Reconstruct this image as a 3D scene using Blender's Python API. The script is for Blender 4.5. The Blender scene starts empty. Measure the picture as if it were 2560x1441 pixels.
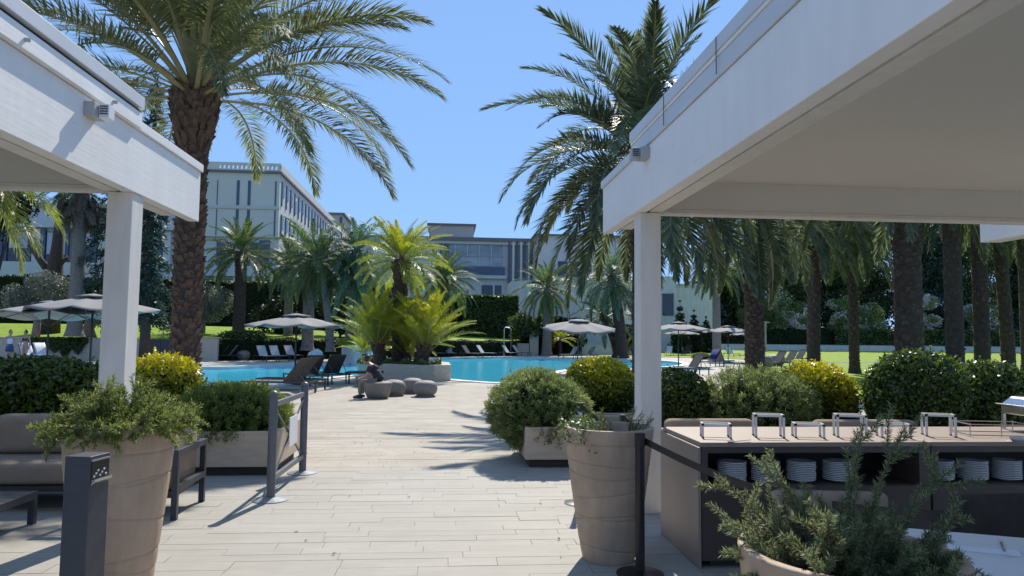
import bpy, bmesh, math, random
import numpy as np
from mathutils import Vector, Matrix, Euler
R_ = math.radians
PI = math.pi
scene = bpy.context.scene
col = scene.collection

# ---------------------------------------------------------------- camera, sky, sun, exposure
YAW, PITCH, ROLL, FPX, EYE = R_(5.08), R_(3.96), R_(0.6), 1800.0, 1.6
cam_data = bpy.data.cameras.new('camera')
cam = bpy.data.objects.new('camera', cam_data)
col.objects.link(cam)
cam.matrix_world = (Matrix.Translation((0, 0, EYE)) @ Matrix.Rotation(-YAW, 4, 'Z')
                    @ Matrix.Rotation(PI / 2 + PITCH, 4, 'X') @ Matrix.Rotation(ROLL, 4, 'Z'))
cam_data.sensor_width = 36.0
cam_data.lens = FPX / 2560 * 36.0
cam_data.clip_start = 0.05
cam_data.clip_end = 3000
scene.camera = cam

SUN_AZ, SUN_EL = R_(14), R_(46)          # azimuth measured from +Y towards +X
world = bpy.data.worlds.new('World')
scene.world = world
world.use_nodes = True
wn = world.node_tree
bg = wn.nodes['Background']
sky = wn.nodes.new('ShaderNodeTexSky')
sky.sky_type = 'NISHITA'
sky.sun_disc = False
sky.sun_elevation = SUN_EL
sky.sun_rotation = SUN_AZ
sky.air_density = 0.8
sky.dust_density = 0.0
sky.ozone_density = 8.0
sky.altitude = 2000
tintn = wn.nodes.new('ShaderNodeMix')
tintn.data_type = 'RGBA'
tintn.blend_type = 'MULTIPLY'
tintn.inputs[0].default_value = 1.0
tintn.inputs[7].default_value = (1.10, 1.66, 2.55, 1)
gam = wn.nodes.new('ShaderNodeGamma')
gam.inputs[1].default_value = 0.24
wn.links.new(sky.outputs[0], gam.inputs[0])
wn.links.new(gam.outputs[0], tintn.inputs[6])
wn.links.new(tintn.outputs[2], bg.inputs[0])
bg.inputs[1].default_value = 0.15
sun_data = bpy.data.lights.new('sun', 'SUN')
sun_data.energy = 3.35
sun_data.angle = R_(0.5)
sun_data.color = (1.0, 0.94, 0.84)
sun = bpy.data.objects.new('sun', sun_data)
col.objects.link(sun)
sdir = Vector((math.sin(SUN_AZ) * math.cos(SUN_EL), math.cos(SUN_AZ) * math.cos(SUN_EL), math.sin(SUN_EL)))
sun.rotation_euler = sdir.to_track_quat('Z', 'Y').to_euler()
sun.location = sdir * 60
scene.view_settings.view_transform = 'Standard'
scene.view_settings.look = 'None'
scene.view_settings.gamma = 1
scene.view_settings.exposure = 0.8
scene.view_settings.use_curve_mapping = False
scene.cycles.max_bounces = 8
scene.cycles.diffuse_bounces = 4
scene.cycles.transparent_max_bounces = 8

CAMR = cam.matrix_world.to_3x3()


def ray(px, py):
    return CAMR @ Vector(((px - 1280) / FPX, -(py - 720.5) / FPX, -1.0))


def G(px, py, z=0.0):
    d = ray(px, py)
    return Vector((0, 0, EYE)) + d * ((z - EYE) / d.z)


def A(px, py, Y):
    d = ray(px, py)
    return Vector((0, 0, EYE)) + d * (Y / d.y)


# ---------------------------------------------------------------- materials
M = {}


def ramp_link(nt, a, b):
    nt.links.new(a, b)


def mat(name, c, rough=0.6, var=0.12, scale=4.0, bump=0.0, bscale=60.0, metal=0.0, spec=0.5, rnd=0.0, stretch=None, c2=None, coat=0.0, bdist=0.01, stain=0.0):
    m = bpy.data.materials.new(name)
    m.use_nodes = True
    nt = m.node_tree
    b = nt.nodes['Principled BSDF']
    b.inputs['Roughness'].default_value = rough
    b.inputs['Metallic'].default_value = metal
    b.inputs['Specular IOR Level'].default_value = spec
    b.inputs['Coat Weight'].default_value = coat
    tc = nt.nodes.new('ShaderNodeTexCoord')
    src = tc.outputs['Object']
    if stretch:
        mp = nt.nodes.new('ShaderNodeMapping')
        mp.inputs['Scale'].default_value = stretch
        nt.links.new(src, mp.inputs[0])
        src = mp.outputs[0]
    nz = nt.nodes.new('ShaderNodeTexNoise')
    nz.inputs['Scale'].default_value = scale
    nz.inputs['Detail'].default_value = 6
    nz.inputs['Roughness'].default_value = 0.65
    nt.links.new(src, nz.inputs['Vector'])
    mr = nt.nodes.new('ShaderNodeMapRange')
    mr.inputs[1].default_value = 0.3
    mr.inputs[2].default_value = 0.7
    nt.links.new(nz.outputs[0], mr.inputs[0])
    mx = nt.nodes.new('ShaderNodeMix')
    mx.data_type = 'RGBA'
    lo = c2 if c2 else tuple(x * (1 - var) for x in c)
    hi = tuple(min(1, x * (1 + var)) for x in c)
    mx.inputs[6].default_value = (*lo, 1)
    mx.inputs[7].default_value = (*hi, 1)
    nt.links.new(mr.outputs[0], mx.inputs[0])
    out = mx.outputs[2]
    if rnd:
        oi = nt.nodes.new('ShaderNodeObjectInfo')
        m2 = nt.nodes.new('ShaderNodeMapRange')
        m2.inputs[3].default_value = 1 - rnd
        m2.inputs[4].default_value = 1 + rnd
        nt.links.new(oi.outputs['Random'], m2.inputs[0])
        hs = nt.nodes.new('ShaderNodeHueSaturation')
        nt.links.new(m2.outputs[0], hs.inputs['Value'])
        nt.links.new(out, hs.inputs['Color'])
        out = hs.outputs[0]
    if stain:
        ge = nt.nodes.new('ShaderNodeNewGeometry')
        ns = nt.nodes.new('ShaderNodeTexNoise')
        ns.inputs['Scale'].default_value = 0.9
        ns.inputs['Detail'].default_value = 9
        ns.inputs['Roughness'].default_value = 0.7
        nt.links.new(ge.outputs['Position'], ns.inputs['Vector'])
        m3 = nt.nodes.new('ShaderNodeMapRange')
        m3.inputs[1].default_value = 0.35
        m3.inputs[2].default_value = 0.62
        m3.inputs[3].default_value = 1 - stain
        m3.inputs[4].default_value = 1.0
        nt.links.new(ns.outputs[0], m3.inputs[0])
        h3 = nt.nodes.new('ShaderNodeHueSaturation')
        nt.links.new(m3.outputs[0], h3.inputs['Value'])
        nt.links.new(out, h3.inputs['Color'])
        out = h3.outputs[0]
    nt.links.new(out, b.inputs['Base Color'])
    if bump:
        n2 = nt.nodes.new('ShaderNodeTexNoise')
        n2.inputs['Scale'].default_value = bscale
        n2.inputs['Detail'].default_value = 4
        nt.links.new(src, n2.inputs['Vector'])
        bp = nt.nodes.new('ShaderNodeBump')
        bp.inputs['Strength'].default_value = bump
        bp.inputs['Distance'].default_value = bdist
        nt.links.new(n2.outputs[0], bp.inputs['Height'])
        nt.links.new(bp.outputs[0], b.inputs['Normal'])
    M[name] = m
    return m


def leafmat(name, c0, c1, trans=0.3, rough=0.45, rnd=0.15, spec=0.4, tcol=None):
    m = bpy.data.materials.new(name)
    m.use_nodes = True
    nt = m.node_tree
    b = nt.nodes['Principled BSDF']
    b.inputs['Roughness'].default_value = rough
    b.inputs['Specular IOR Level'].default_value = spec
    at = nt.nodes.new('ShaderNodeAttribute')
    at.attribute_name = 'tint'
    mx = nt.nodes.new('ShaderNodeMix')
    mx.data_type = 'RGBA'
    mx.inputs[6].default_value = (*c0, 1)
    mx.inputs[7].default_value = (*c1, 1)
    nt.links.new(at.outputs['Fac'], mx.inputs[0])
    oi = nt.nodes.new('ShaderNodeObjectInfo')
    m2 = nt.nodes.new('ShaderNodeMapRange')
    m2.inputs[3].default_value = 1 - rnd
    m2.inputs[4].default_value = 1 + rnd
    nt.links.new(oi.outputs['Random'], m2.inputs[0])
    hs = nt.nodes.new('ShaderNodeHueSaturation')
    nt.links.new(m2.outputs[0], hs.inputs['Value'])
    nt.links.new(mx.outputs[2], hs.inputs['Color'])
    nt.links.new(hs.outputs[0], b.inputs['Base Color'])
    tr = nt.nodes.new('ShaderNodeBsdfTranslucent')
    h2 = nt.nodes.new('ShaderNodeHueSaturation')
    h2.inputs['Saturation'].default_value = 1.15
    h2.inputs['Value'].default_value = 1.5
    nt.links.new(hs.outputs[0], h2.inputs['Color'])
    nt.links.new(h2.outputs[0], tr.inputs['Color'])
    ms = nt.nodes.new('ShaderNodeMixShader')
    ms.inputs[0].default_value = trans
    nt.links.new(b.outputs[0], ms.inputs[1])
    nt.links.new(tr.outputs[0], ms.inputs[2])
    nt.links.new(ms.outputs[0], nt.nodes['Material Output'].inputs[0])
    M[name] = m
    return m


def painted(name, c):
    """white paint over rough boards: stretched grain, board edges, a few cracks"""
    m = mat(name, c, 0.55, 0.05, 1.2, 0)
    nt = m.node_tree
    b = nt.nodes['Principled BSDF']
    tc = nt.nodes.new('ShaderNodeTexCoord')
    mp = nt.nodes.new('ShaderNodeMapping')
    mp.inputs['Scale'].default_value = (3, 1.1, 14)
    nt.links.new(tc.outputs['Object'], mp.inputs[0])
    n = nt.nodes.new('ShaderNodeTexNoise')
    n.inputs['Scale'].default_value = 2.2
    n.inputs['Detail'].default_value = 8
    nt.links.new(mp.outputs[0], n.inputs[0])
    # board edges: thin ridges every 0.11 m broken up by noise
    sx = nt.nodes.new('ShaderNodeSeparateXYZ')
    nt.links.new(tc.outputs['Object'], sx.inputs[0])
    n3 = nt.nodes.new('ShaderNodeTexNoise')
    n3.inputs['Scale'].default_value = 1.7
    nt.links.new(tc.outputs['Object'], n3.inputs[0])
    add = nt.nodes.new('ShaderNodeMath'); add.operation = 'MULTIPLY_ADD'
    nt.links.new(n3.outputs[0], add.inputs[0]); add.inputs[1].default_value = 0.02
    nt.links.new(sx.outputs[2], add.inputs[2])
    dv = nt.nodes.new('ShaderNodeMath'); dv.operation = 'MULTIPLY'; dv.inputs[1].default_value = 1 / 0.085
    nt.links.new(add.outputs[0], dv.inputs[0])
    fr = nt.nodes.new('ShaderNodeMath'); fr.operation = 'FRACT'
    nt.links.new(dv.outputs[0], fr.inputs[0])
    lt = nt.nodes.new('ShaderNodeMath'); lt.operation = 'LESS_THAN'; lt.inputs[1].default_value = 0.09
    nt.links.new(fr.outputs[0], lt.inputs[0])
    n4 = nt.nodes.new('ShaderNodeTexNoise'); n4.inputs['Scale'].default_value = 5.0
    mp4 = nt.nodes.new('ShaderNodeMapping'); mp4.inputs['Scale'].default_value = (1, 0.6, 4)
    nt.links.new(tc.outputs['Object'], mp4.inputs[0]); nt.links.new(mp4.outputs[0], n4.inputs[0])
    g4 = nt.nodes.new('ShaderNodeMath'); g4.operation = 'GREATER_THAN'; g4.inputs[1].default_value = 0.61
    nt.links.new(n4.outputs[0], g4.inputs[0])
    mu = nt.nodes.new('ShaderNodeMath'); mu.operation = 'MULTIPLY'
    nt.links.new(lt.outputs[0], mu.inputs[0]); nt.links.new(g4.outputs[0], mu.inputs[1])
    ad = nt.nodes.new('ShaderNodeMath'); ad.operation = 'MULTIPLY_ADD'; ad.inputs[1].default_value = 0.8
    nt.links.new(mu.outputs[0], ad.inputs[0]); nt.links.new(n.outputs[0], ad.inputs[2])
    bp = nt.nodes.new('ShaderNodeBump'); bp.inputs['Strength'].default_value = 0.13; bp.inputs['Distance'].default_value = 0.012
    nt.links.new(ad.outputs[0], bp.inputs['Height'])
    nt.links.new(bp.outputs[0], b.inputs['Normal'])
    # hairline cracks along the boards and faint rain streaks
    old = b.inputs['Base Color'].links[0].from_socket
    n5 = nt.nodes.new('ShaderNodeTexNoise'); n5.inputs['Scale'].default_value = 3.0; n5.inputs['Detail'].default_value = 5
    mp5 = nt.nodes.new('ShaderNodeMapping'); mp5.inputs['Scale'].default_value = (3, 4.5, .35)
    nt.links.new(tc.outputs['Object'], mp5.inputs[0]); nt.links.new(mp5.outputs[0], n5.inputs[0])
    r5 = nt.nodes.new('ShaderNodeMapRange'); r5.inputs[1].default_value = .4; r5.inputs[2].default_value = .65; r5.inputs[3].default_value = .972; r5.inputs[4].default_value = 1.0
    nt.links.new(n5.outputs[0], r5.inputs[0])
    l6 = nt.nodes.new('ShaderNodeMath'); l6.operation = 'LESS_THAN'; l6.inputs[1].default_value = 0.035
    nt.links.new(fr.outputs[0], l6.inputs[0])
    g6 = nt.nodes.new('ShaderNodeMath'); g6.operation = 'GREATER_THAN'; g6.inputs[1].default_value = 0.67
    nt.links.new(n4.outputs[0], g6.inputs[0])
    c6 = nt.nodes.new('ShaderNodeMath'); c6.operation = 'MULTIPLY'
    nt.links.new(l6.outputs[0], c6.inputs[0]); nt.links.new(g6.outputs[0], c6.inputs[1])
    v6 = nt.nodes.new('ShaderNodeMath'); v6.operation = 'MULTIPLY_ADD'; v6.inputs[1].default_value = -.35
    nt.links.new(c6.outputs[0], v6.inputs[0]); nt.links.new(r5.outputs[0], v6.inputs[2])
    h6 = nt.nodes.new('ShaderNodeHueSaturation')
    nt.links.new(v6.outputs[0], h6.inputs['Value']); nt.links.new(old, h6.inputs['Color'])
    nt.links.new(h6.outputs[0], b.inputs['Base Color'])
    return m


painted('paint_white', (0.85, 0.83, 0.80))
mat('paint_plain', (0.74, 0.71, 0.66), 0.5, 0.07, 5, 0.2, 30, stretch=(2, 2, .35), stain=0.06)
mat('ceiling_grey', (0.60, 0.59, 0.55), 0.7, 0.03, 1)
mat('metal_sheet', (0.62, 0.64, 0.66), 0.4, 0.06, 2, 0.1, 8, metal=0.0, spec=0.6)
mat('gap_dark', (0.05, 0.05, 0.05), 0.8)
mat('fixture_grey', (0.42, 0.41, 0.40), 0.5)
mat('paver_grey', (0.365, 0.34, 0.292), 0.75, 0.07, 2.2, 0.25, 70, stain=0.12, rnd=0.038, bdist=0.004)
mat('paver_sand', (0.40, 0.355, 0.288), 0.8, 0.12, 1.5, 0.25, 50, stain=0.14, rnd=0.07, bdist=0.004)
mat('grout', (0.29, 0.27, 0.235), 0.9, 0.2)
mat('deck', (0.42, 0.38, 0.315), 0.8, 0.1, 0.8, 0.15, 20, stain=0.12)
mat('coping', (0.66, 0.63, 0.58), 0.6, 0.06, 2)
mat('soil', (0.09, 0.065, 0.045), 0.95, 0.3, 20, 0.6, 60)
mat('ground', (0.12, 0.11, 0.06), 0.95, 0.3, 0.4)
mat('grass', (0.235, 0.325, 0.022), 0.8, 0.15, 1.3, 0.6, 90, c2=(0.15, 0.22, 0.016), bdist=0.03, spec=0.15)
mat('travertine', (0.50, 0.43, 0.34), 0.7, 0.14, 3, 0.25, 40, stretch=(1, 1, 6))
mat('planter_stone', (0.56, 0.44, 0.32), 0.75, 0.12, 4, 0.3, 50, stretch=(1, 1, 5))
mat('white_plaster', (0.60, 0.585, 0.55), 0.75, 0.12, 1.5, 0.15, 12, stretch=(2, 2, .5), stain=.1)
mat('plinth_dark', (0.035, 0.033, 0.03), 0.7)
mat('pot_clay', (0.46, 0.335, 0.235), 0.7, 0.16, 5, 0.2, 90, stretch=(1.4, 1.4, .5), stain=0.2)
mat('slate', (0.048, 0.052, 0.062), 0.5, 0.1, 20, 0.1, 120)
mat('dark_metal', (0.035, 0.037, 0.043), 0.42, 0.15, 10, spec=0.5)
mat('gate_metal', (0.11, 0.115, 0.13), 0.42, 0.12, 10, spec=0.6)
mat('steel', (0.62, 0.62, 0.62), 0.22, 0.08, 10, metal=1.0)
mat('satin_disc', (0.33, 0.34, 0.36), 0.35, 0.08, 10, metal=0.3)
mat('fabric_tan', (0.31, 0.235, 0.175), 0.95, 0.12, 5, 0.5, 420, spec=0.1, bdist=0.003)
mat('fabric_brown', (0.06, 0.052, 0.046), 0.95, 0.2, 8, 0.6, 300, spec=0.1, bdist=0.004)
mat('sling_dark', (0.055, 0.050, 0.046), 0.7, 0.12, 30, 0.3, 400)
mat('sling_light', (0.50, 0.50, 0.50), 0.75, 0.1, 10, 0.2, 200)
mat('sling_mid', (0.22, 0.215, 0.21), 0.75, 0.1, 10, 0.2, 200)
mat('towel', (0.78, 0.78, 0.79), 0.95, 0.06, 10, 0.6, 120)
mat('towel_blue', (0.02, 0.03, 0.16), 0.95, 0.1, 10, 0.5, 120)
mat('canvas', (0.255, 0.238, 0.225), 0.85, 0.08, 3, 0.15, 200)
mat('rattan', (0.235, 0.205, 0.175), 0.65, 0.12, 12, 0.5, 160, stretch=(1, 1, 5))
mat('laminate', (0.29, 0.22, 0.175), 0.45, 0.06, 2, 0.03, 60)
mat('laminate_edge', (0.20, 0.155, 0.13), 0.4, 0.06, 2)
mat('cabinet', (0.075, 0.054, 0.043), 0.4, 0.07, 3, 0.03, 40)
mat('cabinet_inside', (0.02, 0.016, 0.014), 0.6)
mat('porcelain', (0.74, 0.73, 0.71), 0.15, 0.03)
mat('riser_white', (0.74, 0.72, 0.68), 0.3, 0.04, 5)
mat('black_plastic', (0.012, 0.012, 0.013), 0.35)
mat('cloth_white', (0.75, 0.75, 0.77), 0.9, 0.05, 4, 0.2, 60)
mat('sign_white', (0.74, 0.74, 0.75), 0.4, 0.03)
mat('bark', (0.085, 0.057, 0.042), 0.95, 0.45, 7, 0.8, 25, bdist=0.03)
mat('bark_dark', (0.062, 0.046, 0.036), 0.95, 0.4, 6, 0.8, 22, bdist=0.03)
mat('bark_grey', (0.21, 0.185, 0.16), 0.95, 0.3, 5, 0.8, 14, stretch=(1, 1, 3), bdist=0.03)
mat('boot', (0.13, 0.083, 0.057), 0.95, 0.5, 9, 0.6, 40, bdist=0.01)
mat('boot_dark', (0.105, 0.078, 0.058), 0.95, 0.45, 9, 0.6, 40, bdist=0.01)
mat('petiole', (0.26, 0.25, 0.11), 0.5, 0.2, 3)
mat('petiole_gold', (0.34, 0.26, 0.06), 0.5, 0.2, 3)
mat('twig', (0.11, 0.08, 0.055), 0.9, 0.2, 20)
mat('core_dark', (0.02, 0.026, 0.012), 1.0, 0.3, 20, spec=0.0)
mat('skin', (0.56, 0.33, 0.235), 0.5, 0.05, 5, spec=0.4)
mat('skin_man', (0.44, 0.25, 0.17), 0.5, 0.05, 5)
mat('hair_dark', (0.025, 0.018, 0.014), 0.5)
mat('hair_red', (0.33, 0.15, 0.06), 0.5, 0.2, 20)
mat('tee_black', (0.035, 0.032, 0.045), 0.9, 0.12, 8, 0.3, 40)
mat('trousers', (0.235, 0.21, 0.16), 0.9, 0.1, 8, 0.3, 40)
mat('top_white', (0.78, 0.76, 0.80), 0.9, 0.04)
mat('denim', (0.075, 0.10, 0.19), 0.9, 0.2, 20)
mat('bikini', (0.07, 0.02, 0.03), 0.6)
mat('shoe', (0.03, 0.026, 0.026), 0.6)
mat('facade', (0.54, 0.54, 0.55), 0.8, 0.05, 0.3)
mat('facade_cream', (0.62, 0.59, 0.55), 0.8, 0.05, 0.3)
mat('facade_beige', (0.50, 0.44, 0.38), 0.8, 0.05, 0.3)
mat('panel_blue', (0.075, 0.105, 0.17), 0.5, 0.1, 0.5)
mat('roof_trim', (0.17, 0.15, 0.15), 0.6)
mat('window_dark', (0.02, 0.026, 0.04), 0.08, 0.2, 0.4, spec=0.6)
mat('window_pale', (0.22, 0.25, 0.29), 0.08, 0.5, 0.25, spec=0.9, stretch=(1, 1, 2.5))
mat('blind', (0.50, 0.52, 0.58), 0.8, 0.04)
mat('frame_grey', (0.42, 0.44, 0.47), 0.5)
mat('rock', (0.50, 0.50, 0.485), 0.85, 0.2, 2.5, 0.6, 8, bdist=0.05)
mat('lamp_grey', (0.30, 0.30, 0.29), 0.5)
leafmat('lf_rosemary', (0.085, 0.105, 0.055), (0.33, 0.36, 0.18), 0.4, 0.55)
leafmat('lf_rosemary_green', (0.09, 0.125, 0.035), (0.33, 0.37, 0.12), 0.4, 0.5)
leafmat('lf_mound', (0.055, 0.085, 0.02), (0.38, 0.43, 0.12), 0.42, 0.55)
leafmat('lf_mound_grey', (0.06, 0.09, 0.032), (0.38, 0.43, 0.17), 0.42, 0.55)
leafmat('lf_box', (0.025, 0.045, 0.010), (0.17, 0.22, 0.03), 0.35, 0.3, spec=0.5)
leafmat('lf_box_dark', (0.02, 0.042, 0.014), (0.14, 0.20, 0.04), 0.35, 0.3, spec=0.5)
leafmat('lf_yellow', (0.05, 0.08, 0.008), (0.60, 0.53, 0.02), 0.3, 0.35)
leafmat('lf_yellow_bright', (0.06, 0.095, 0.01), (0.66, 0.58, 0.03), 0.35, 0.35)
leafmat('lf_small', (0.05, 0.09, 0.02), (0.30, 0.36, 0.17), 0.3, 0.4)
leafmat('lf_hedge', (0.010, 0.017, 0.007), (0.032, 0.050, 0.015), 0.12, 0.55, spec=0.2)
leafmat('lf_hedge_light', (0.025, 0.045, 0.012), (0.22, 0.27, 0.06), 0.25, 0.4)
leafmat('lf_tree', (0.026, 0.045, 0.016), (0.12, 0.17, 0.05), 0.35, 0.5)
leafmat('lf_tree_blue', (0.022, 0.042, 0.032), (0.085, 0.13, 0.09), 0.3, 0.5)
leafmat('lf_olive', (0.10, 0.115, 0.085), (0.27, 0.29, 0.23), 0.2, 0.5)
leafmat('lf_flower', (0.60, 0.52, 0.52), (0.88, 0.84, 0.82), 0.55, 0.6)
leafmat('lf_flowershrub', (0.08, 0.13, 0.04), (0.30, 0.38, 0.14), 0.5, 0.5)
leafmat('fr_near', (0.10, 0.125, 0.055), (0.27, 0.28, 0.13), 0.4, 0.55, 0.22, 0.2)
leafmat('fr_dark', (0.055, 0.08, 0.045), (0.20, 0.23, 0.125), 0.4, 0.45, 0.25, 0.4)
leafmat('fr_gold', (0.125, 0.215, 0.05), (0.44, 0.42, 0.065), 0.4, 0.4, 0.25, 0.4)
leafmat('fr_mid', (0.06, 0.095, 0.03), (0.19, 0.24, 0.08), 0.35, 0.45, 0.25, 0.5)
leafmat('fr_blue', (0.065, 0.11, 0.065), (0.19, 0.26, 0.15), 0.35, 0.45, 0.2, 0.5)
leafmat('fr_bright', (0.12, 0.17, 0.03), (0.32, 0.36, 0.09), 0.4, 0.4, 0.2, 0.5)
leafmat('fr_dead', (0.11, 0.085, 0.06), (0.27, 0.22, 0.17), 0.15, 0.8, 0.25, 0.1)


def water_material():
    m = mat('water', (0.05, 0.50, 0.68), 0.12, 0.05, 0.15, 0)
    nt = m.node_tree
    b = nt.nodes['Principled BSDF']
    b.inputs['Specular IOR Level'].default_value = 0.4
    tc = nt.nodes.new('ShaderNodeTexCoord')
    n1 = nt.nodes.new('ShaderNodeTexNoise'); n1.inputs['Scale'].default_value = 2.2; n1.inputs['Detail'].default_value = 5
    nt.links.new(tc.outputs['Object'], n1.inputs[0])
    bp = nt.nodes.new('ShaderNodeBump'); bp.inputs['Strength'].default_value = 0.35; bp.inputs['Distance'].default_value = 0.05
    nt.links.new(n1.outputs[0], bp.inputs['Height'])
    nt.links.new(bp.outputs[0], b.inputs['Normal'])


water_material()

# ---------------------------------------------------------------- helpers


class MB:
    def __init__(s):
        s.v = []; s.f = []; s.m = []

    def add(s, v, f, mi=0):
        o = len(s.v)
        s.v += [tuple(p) for p in v]
        s.f += [tuple(i + o for i in q) for q in f]
        s.m += [mi] * len(f)
        return s

    def box(s, x0, x1, y0, y1, z0, z1, mi=0, rz=0.0, piv=None):
        P = [(x0, y0, z0), (x1, y0, z0), (x1, y1, z0), (x0, y1, z0), (x0, y0, z1), (x1, y0, z1), (x1, y1, z1), (x0, y1, z1)]
        if rz:
            cx, cy = piv or ((x0 + x1) / 2, (y0 + y1) / 2)
            c, t = math.cos(rz), math.sin(rz)
            P = [(cx + (x - cx) * c - (y - cy) * t, cy + (x - cx) * t + (y - cy) * c, z) for x, y, z in P]
        return s.add(P, [(0, 3, 2, 1), (4, 5, 6, 7), (0, 1, 5, 4), (1, 2, 6, 5), (2, 3, 7, 6), (3, 0, 4, 7)], mi)

    def tube(s, pts, r, n=8, mi=0, cap=True):
        pts = [Vector(p) for p in pts]
        k = len(pts)
        rs = r if isinstance(r, (list, tuple)) else [r] * k
        T = [(pts[min(i + 1, k - 1)] - pts[max(i - 1, 0)]).normalized() for i in range(k)]
        up = Vector((0, 0, 1)) if abs(T[0].z) < 0.9 else Vector((1, 0, 0))
        U = T[0].cross(up).normalized()
        V = []
        for i in range(k):
            U = (U - T[i] * U.dot(T[i])).normalized()
            W = T[i].cross(U)
            for j in range(n):
                a = 2 * PI * j / n
                V.append(pts[i] + (U * math.cos(a) + W * math.sin(a)) * rs[i])
        F = [(i * n + j, i * n + (j + 1) % n, (i + 1) * n + (j + 1) % n, (i + 1) * n + j) for i in range(k - 1) for j in range(n)]
        if cap:
            F += [tuple(range(n))[::-1], tuple((k - 1) * n + j for j in range(n))]
        return s.add(V, F, mi)

    def bar(s, a, b, w, h, mi=0):
        a, b = Vector(a), Vector(b)
        t = (b - a).normalized()
        up = Vector((0, 0, 1)) if abs(t.z) < 0.95 else Vector((0, 1, 0))
        u = t.cross(up).normalized() * (w / 2)
        v = u.normalized().cross(t) * (h / 2)
        P = [a - u - v, a + u - v, a + u + v, a - u + v, b - u - v, b + u - v, b + u + v, b - u + v]
        return s.add(P, [(0, 3, 2, 1), (4, 5, 6, 7), (0, 1, 5, 4), (1, 2, 6, 5), (2, 3, 7, 6), (3, 0, 4, 7)], mi)

    def lathe(s, prof, n=24, c=(0, 0, 0), mi=0, fn=None):
        V = []
        for r, z in prof:
            for j in range(n):
                a = 2 * PI * j / n
                q = fn(r, z, a) if fn else r
                V.append((c[0] + q * math.cos(a), c[1] + q * math.sin(a), c[2] + z))
        k = len(prof)
        F = [(i * n + j, i * n + (j + 1) % n, (i + 1) * n + (j + 1) % n, (i + 1) * n + j) for i in range(k - 1) for j in range(n)]
        if prof[0][0] > 1e-4:
            F.append(tuple(range(n))[::-1])
        if prof[-1][0] > 1e-4:
            F.append(tuple((k - 1) * n + j for j in range(n)))
        return s.add(V, F, mi)

    def prism(s, poly, z0, z1, mi=0):
        n = len(poly)
        V = [(x, y, z0) for x, y in poly] + [(x, y, z1) for x, y in poly]
        F = [tuple(range(n))[::-1], tuple(range(n, 2 * n))] + [(i, (i + 1) % n, n + (i + 1) % n, n + i) for i in range(n)]
        return s.add(V, F, mi)


def link(name, me, mats, parent=None, kind=None):
    for m in (mats if isinstance(mats, (list, tuple)) else [mats]):
        me.materials.append(M[m])
    o = bpy.data.objects.new(name, me)
    col.objects.link(o)
    if parent:
        o.parent = parent
    if kind:
        o['kind'] = kind
    return o


def obj(name, mb, mats, parent=None, kind=None, smooth=False, bevel=0.0, fix=False):
    me = bpy.data.meshes.new(name)
    me.from_pydata([tuple(p) for p in mb.v], [], mb.f)
    if any(mb.m):
        me.polygons.foreach_set('material_index', mb.m)
    if fix:
        bm = bmesh.new(); bm.from_mesh(me); bmesh.ops.recalc_face_normals(bm, faces=bm.faces); bm.to_mesh(me); bm.free()
    if smooth:
        me.polygons.foreach_set('use_smooth', [True] * len(me.polygons))
    me.update()
    o = link(name, me, mats, parent, kind)
    if bevel:
        b = o.modifiers.new('bevel', 'BEVEL')
        b.width = bevel; b.segments = 2; b.limit_method = 'ANGLE'; b.angle_limit = R_(40)
    return o


def tag(o, label, cat, group=None):
    o['label'] = label; o['category'] = cat
    if group:
        o['group'] = group
    return o


def thing(name, label, cat, loc=(0, 0, 0), rz=0.0, group=None, s=None):
    o = bpy.data.objects.new(name, None)
    o.empty_display_size = 0.1
    col.objects.link(o)
    o.location = loc; o.rotation_euler = (0, 0, rz)
    if s:
        o.scale = (s, s, s)
    return tag(o, label, cat, group)


KIDS = {}


def kids(o):
    return [c for c in bpy.data.objects if c.parent == o]


def dup(root, loc, rz, label, group=None, s=None):
    r = root.copy(); col.objects.link(r)
    r.location = loc; r.rotation_euler = (0, 0, rz)
    if s:
        r.scale = (s, s, s)
    r['label'] = label
    if group:
        r['group'] = group
    for ch in kids(root):
        c = ch.copy(); col.objects.link(c); c.parent = r
        for g in kids(ch):
            d = g.copy(); col.objects.link(d); d.parent = c
    return r


def struct(name, mb, m, **k):
    return obj(name, mb, m, kind='structure', **k)


def blades(P, Ax, W, L, wd, tint, mid=0.45, lift=None):
    """rhombic leaves: P base, Ax axis, W width direction; returns verts, quads, tint"""
    n = len(P)
    L = np.broadcast_to(np.asarray(L, float), (n,))[:, None]
    wd = np.broadcast_to(np.asarray(wd, float), (n,))[:, None]
    V = np.empty((n, 4, 3))
    mpt = P + Ax * L * mid
    if lift is not None:
        mpt = mpt + lift
    V[:, 0] = P; V[:, 1] = mpt + W * wd / 2; V[:, 2] = P + Ax * L; V[:, 3] = mpt - W * wd / 2
    return V.reshape(-1, 3), np.repeat(np.asarray(tint, float), 4)


def quadmesh(name, V, tint, mats, parent=None, kind=None, mi=None):
    n = len(V) // 4
    me = bpy.data.meshes.new(name)
    me.vertices.add(n * 4)
    me.vertices.foreach_set('co', np.ascontiguousarray(V, dtype=np.float32).ravel())
    me.loops.add(n * 4)
    me.loops.foreach_set('vertex_index', np.arange(n * 4, dtype=np.int32))
    me.polygons.add(n)
    me.polygons.foreach_set('loop_start', np.arange(0, n * 4, 4, dtype=np.int32))
    me.polygons.foreach_set('loop_total', np.full(n, 4, dtype=np.int32))
    if mi is not None:
        me.polygons.foreach_set('material_index', np.asarray(mi, dtype=np.int32))
    at = me.attributes.new('tint', 'FLOAT', 'POINT')
    at.data.foreach_set('value', np.ascontiguousarray(tint, dtype=np.float32))
    me.update()
    me.validate()
    return link(name, me, mats, parent, kind)


def unit(a):
    return a / (np.linalg.norm(a, axis=-1, keepdims=True) + 1e-9)


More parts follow.
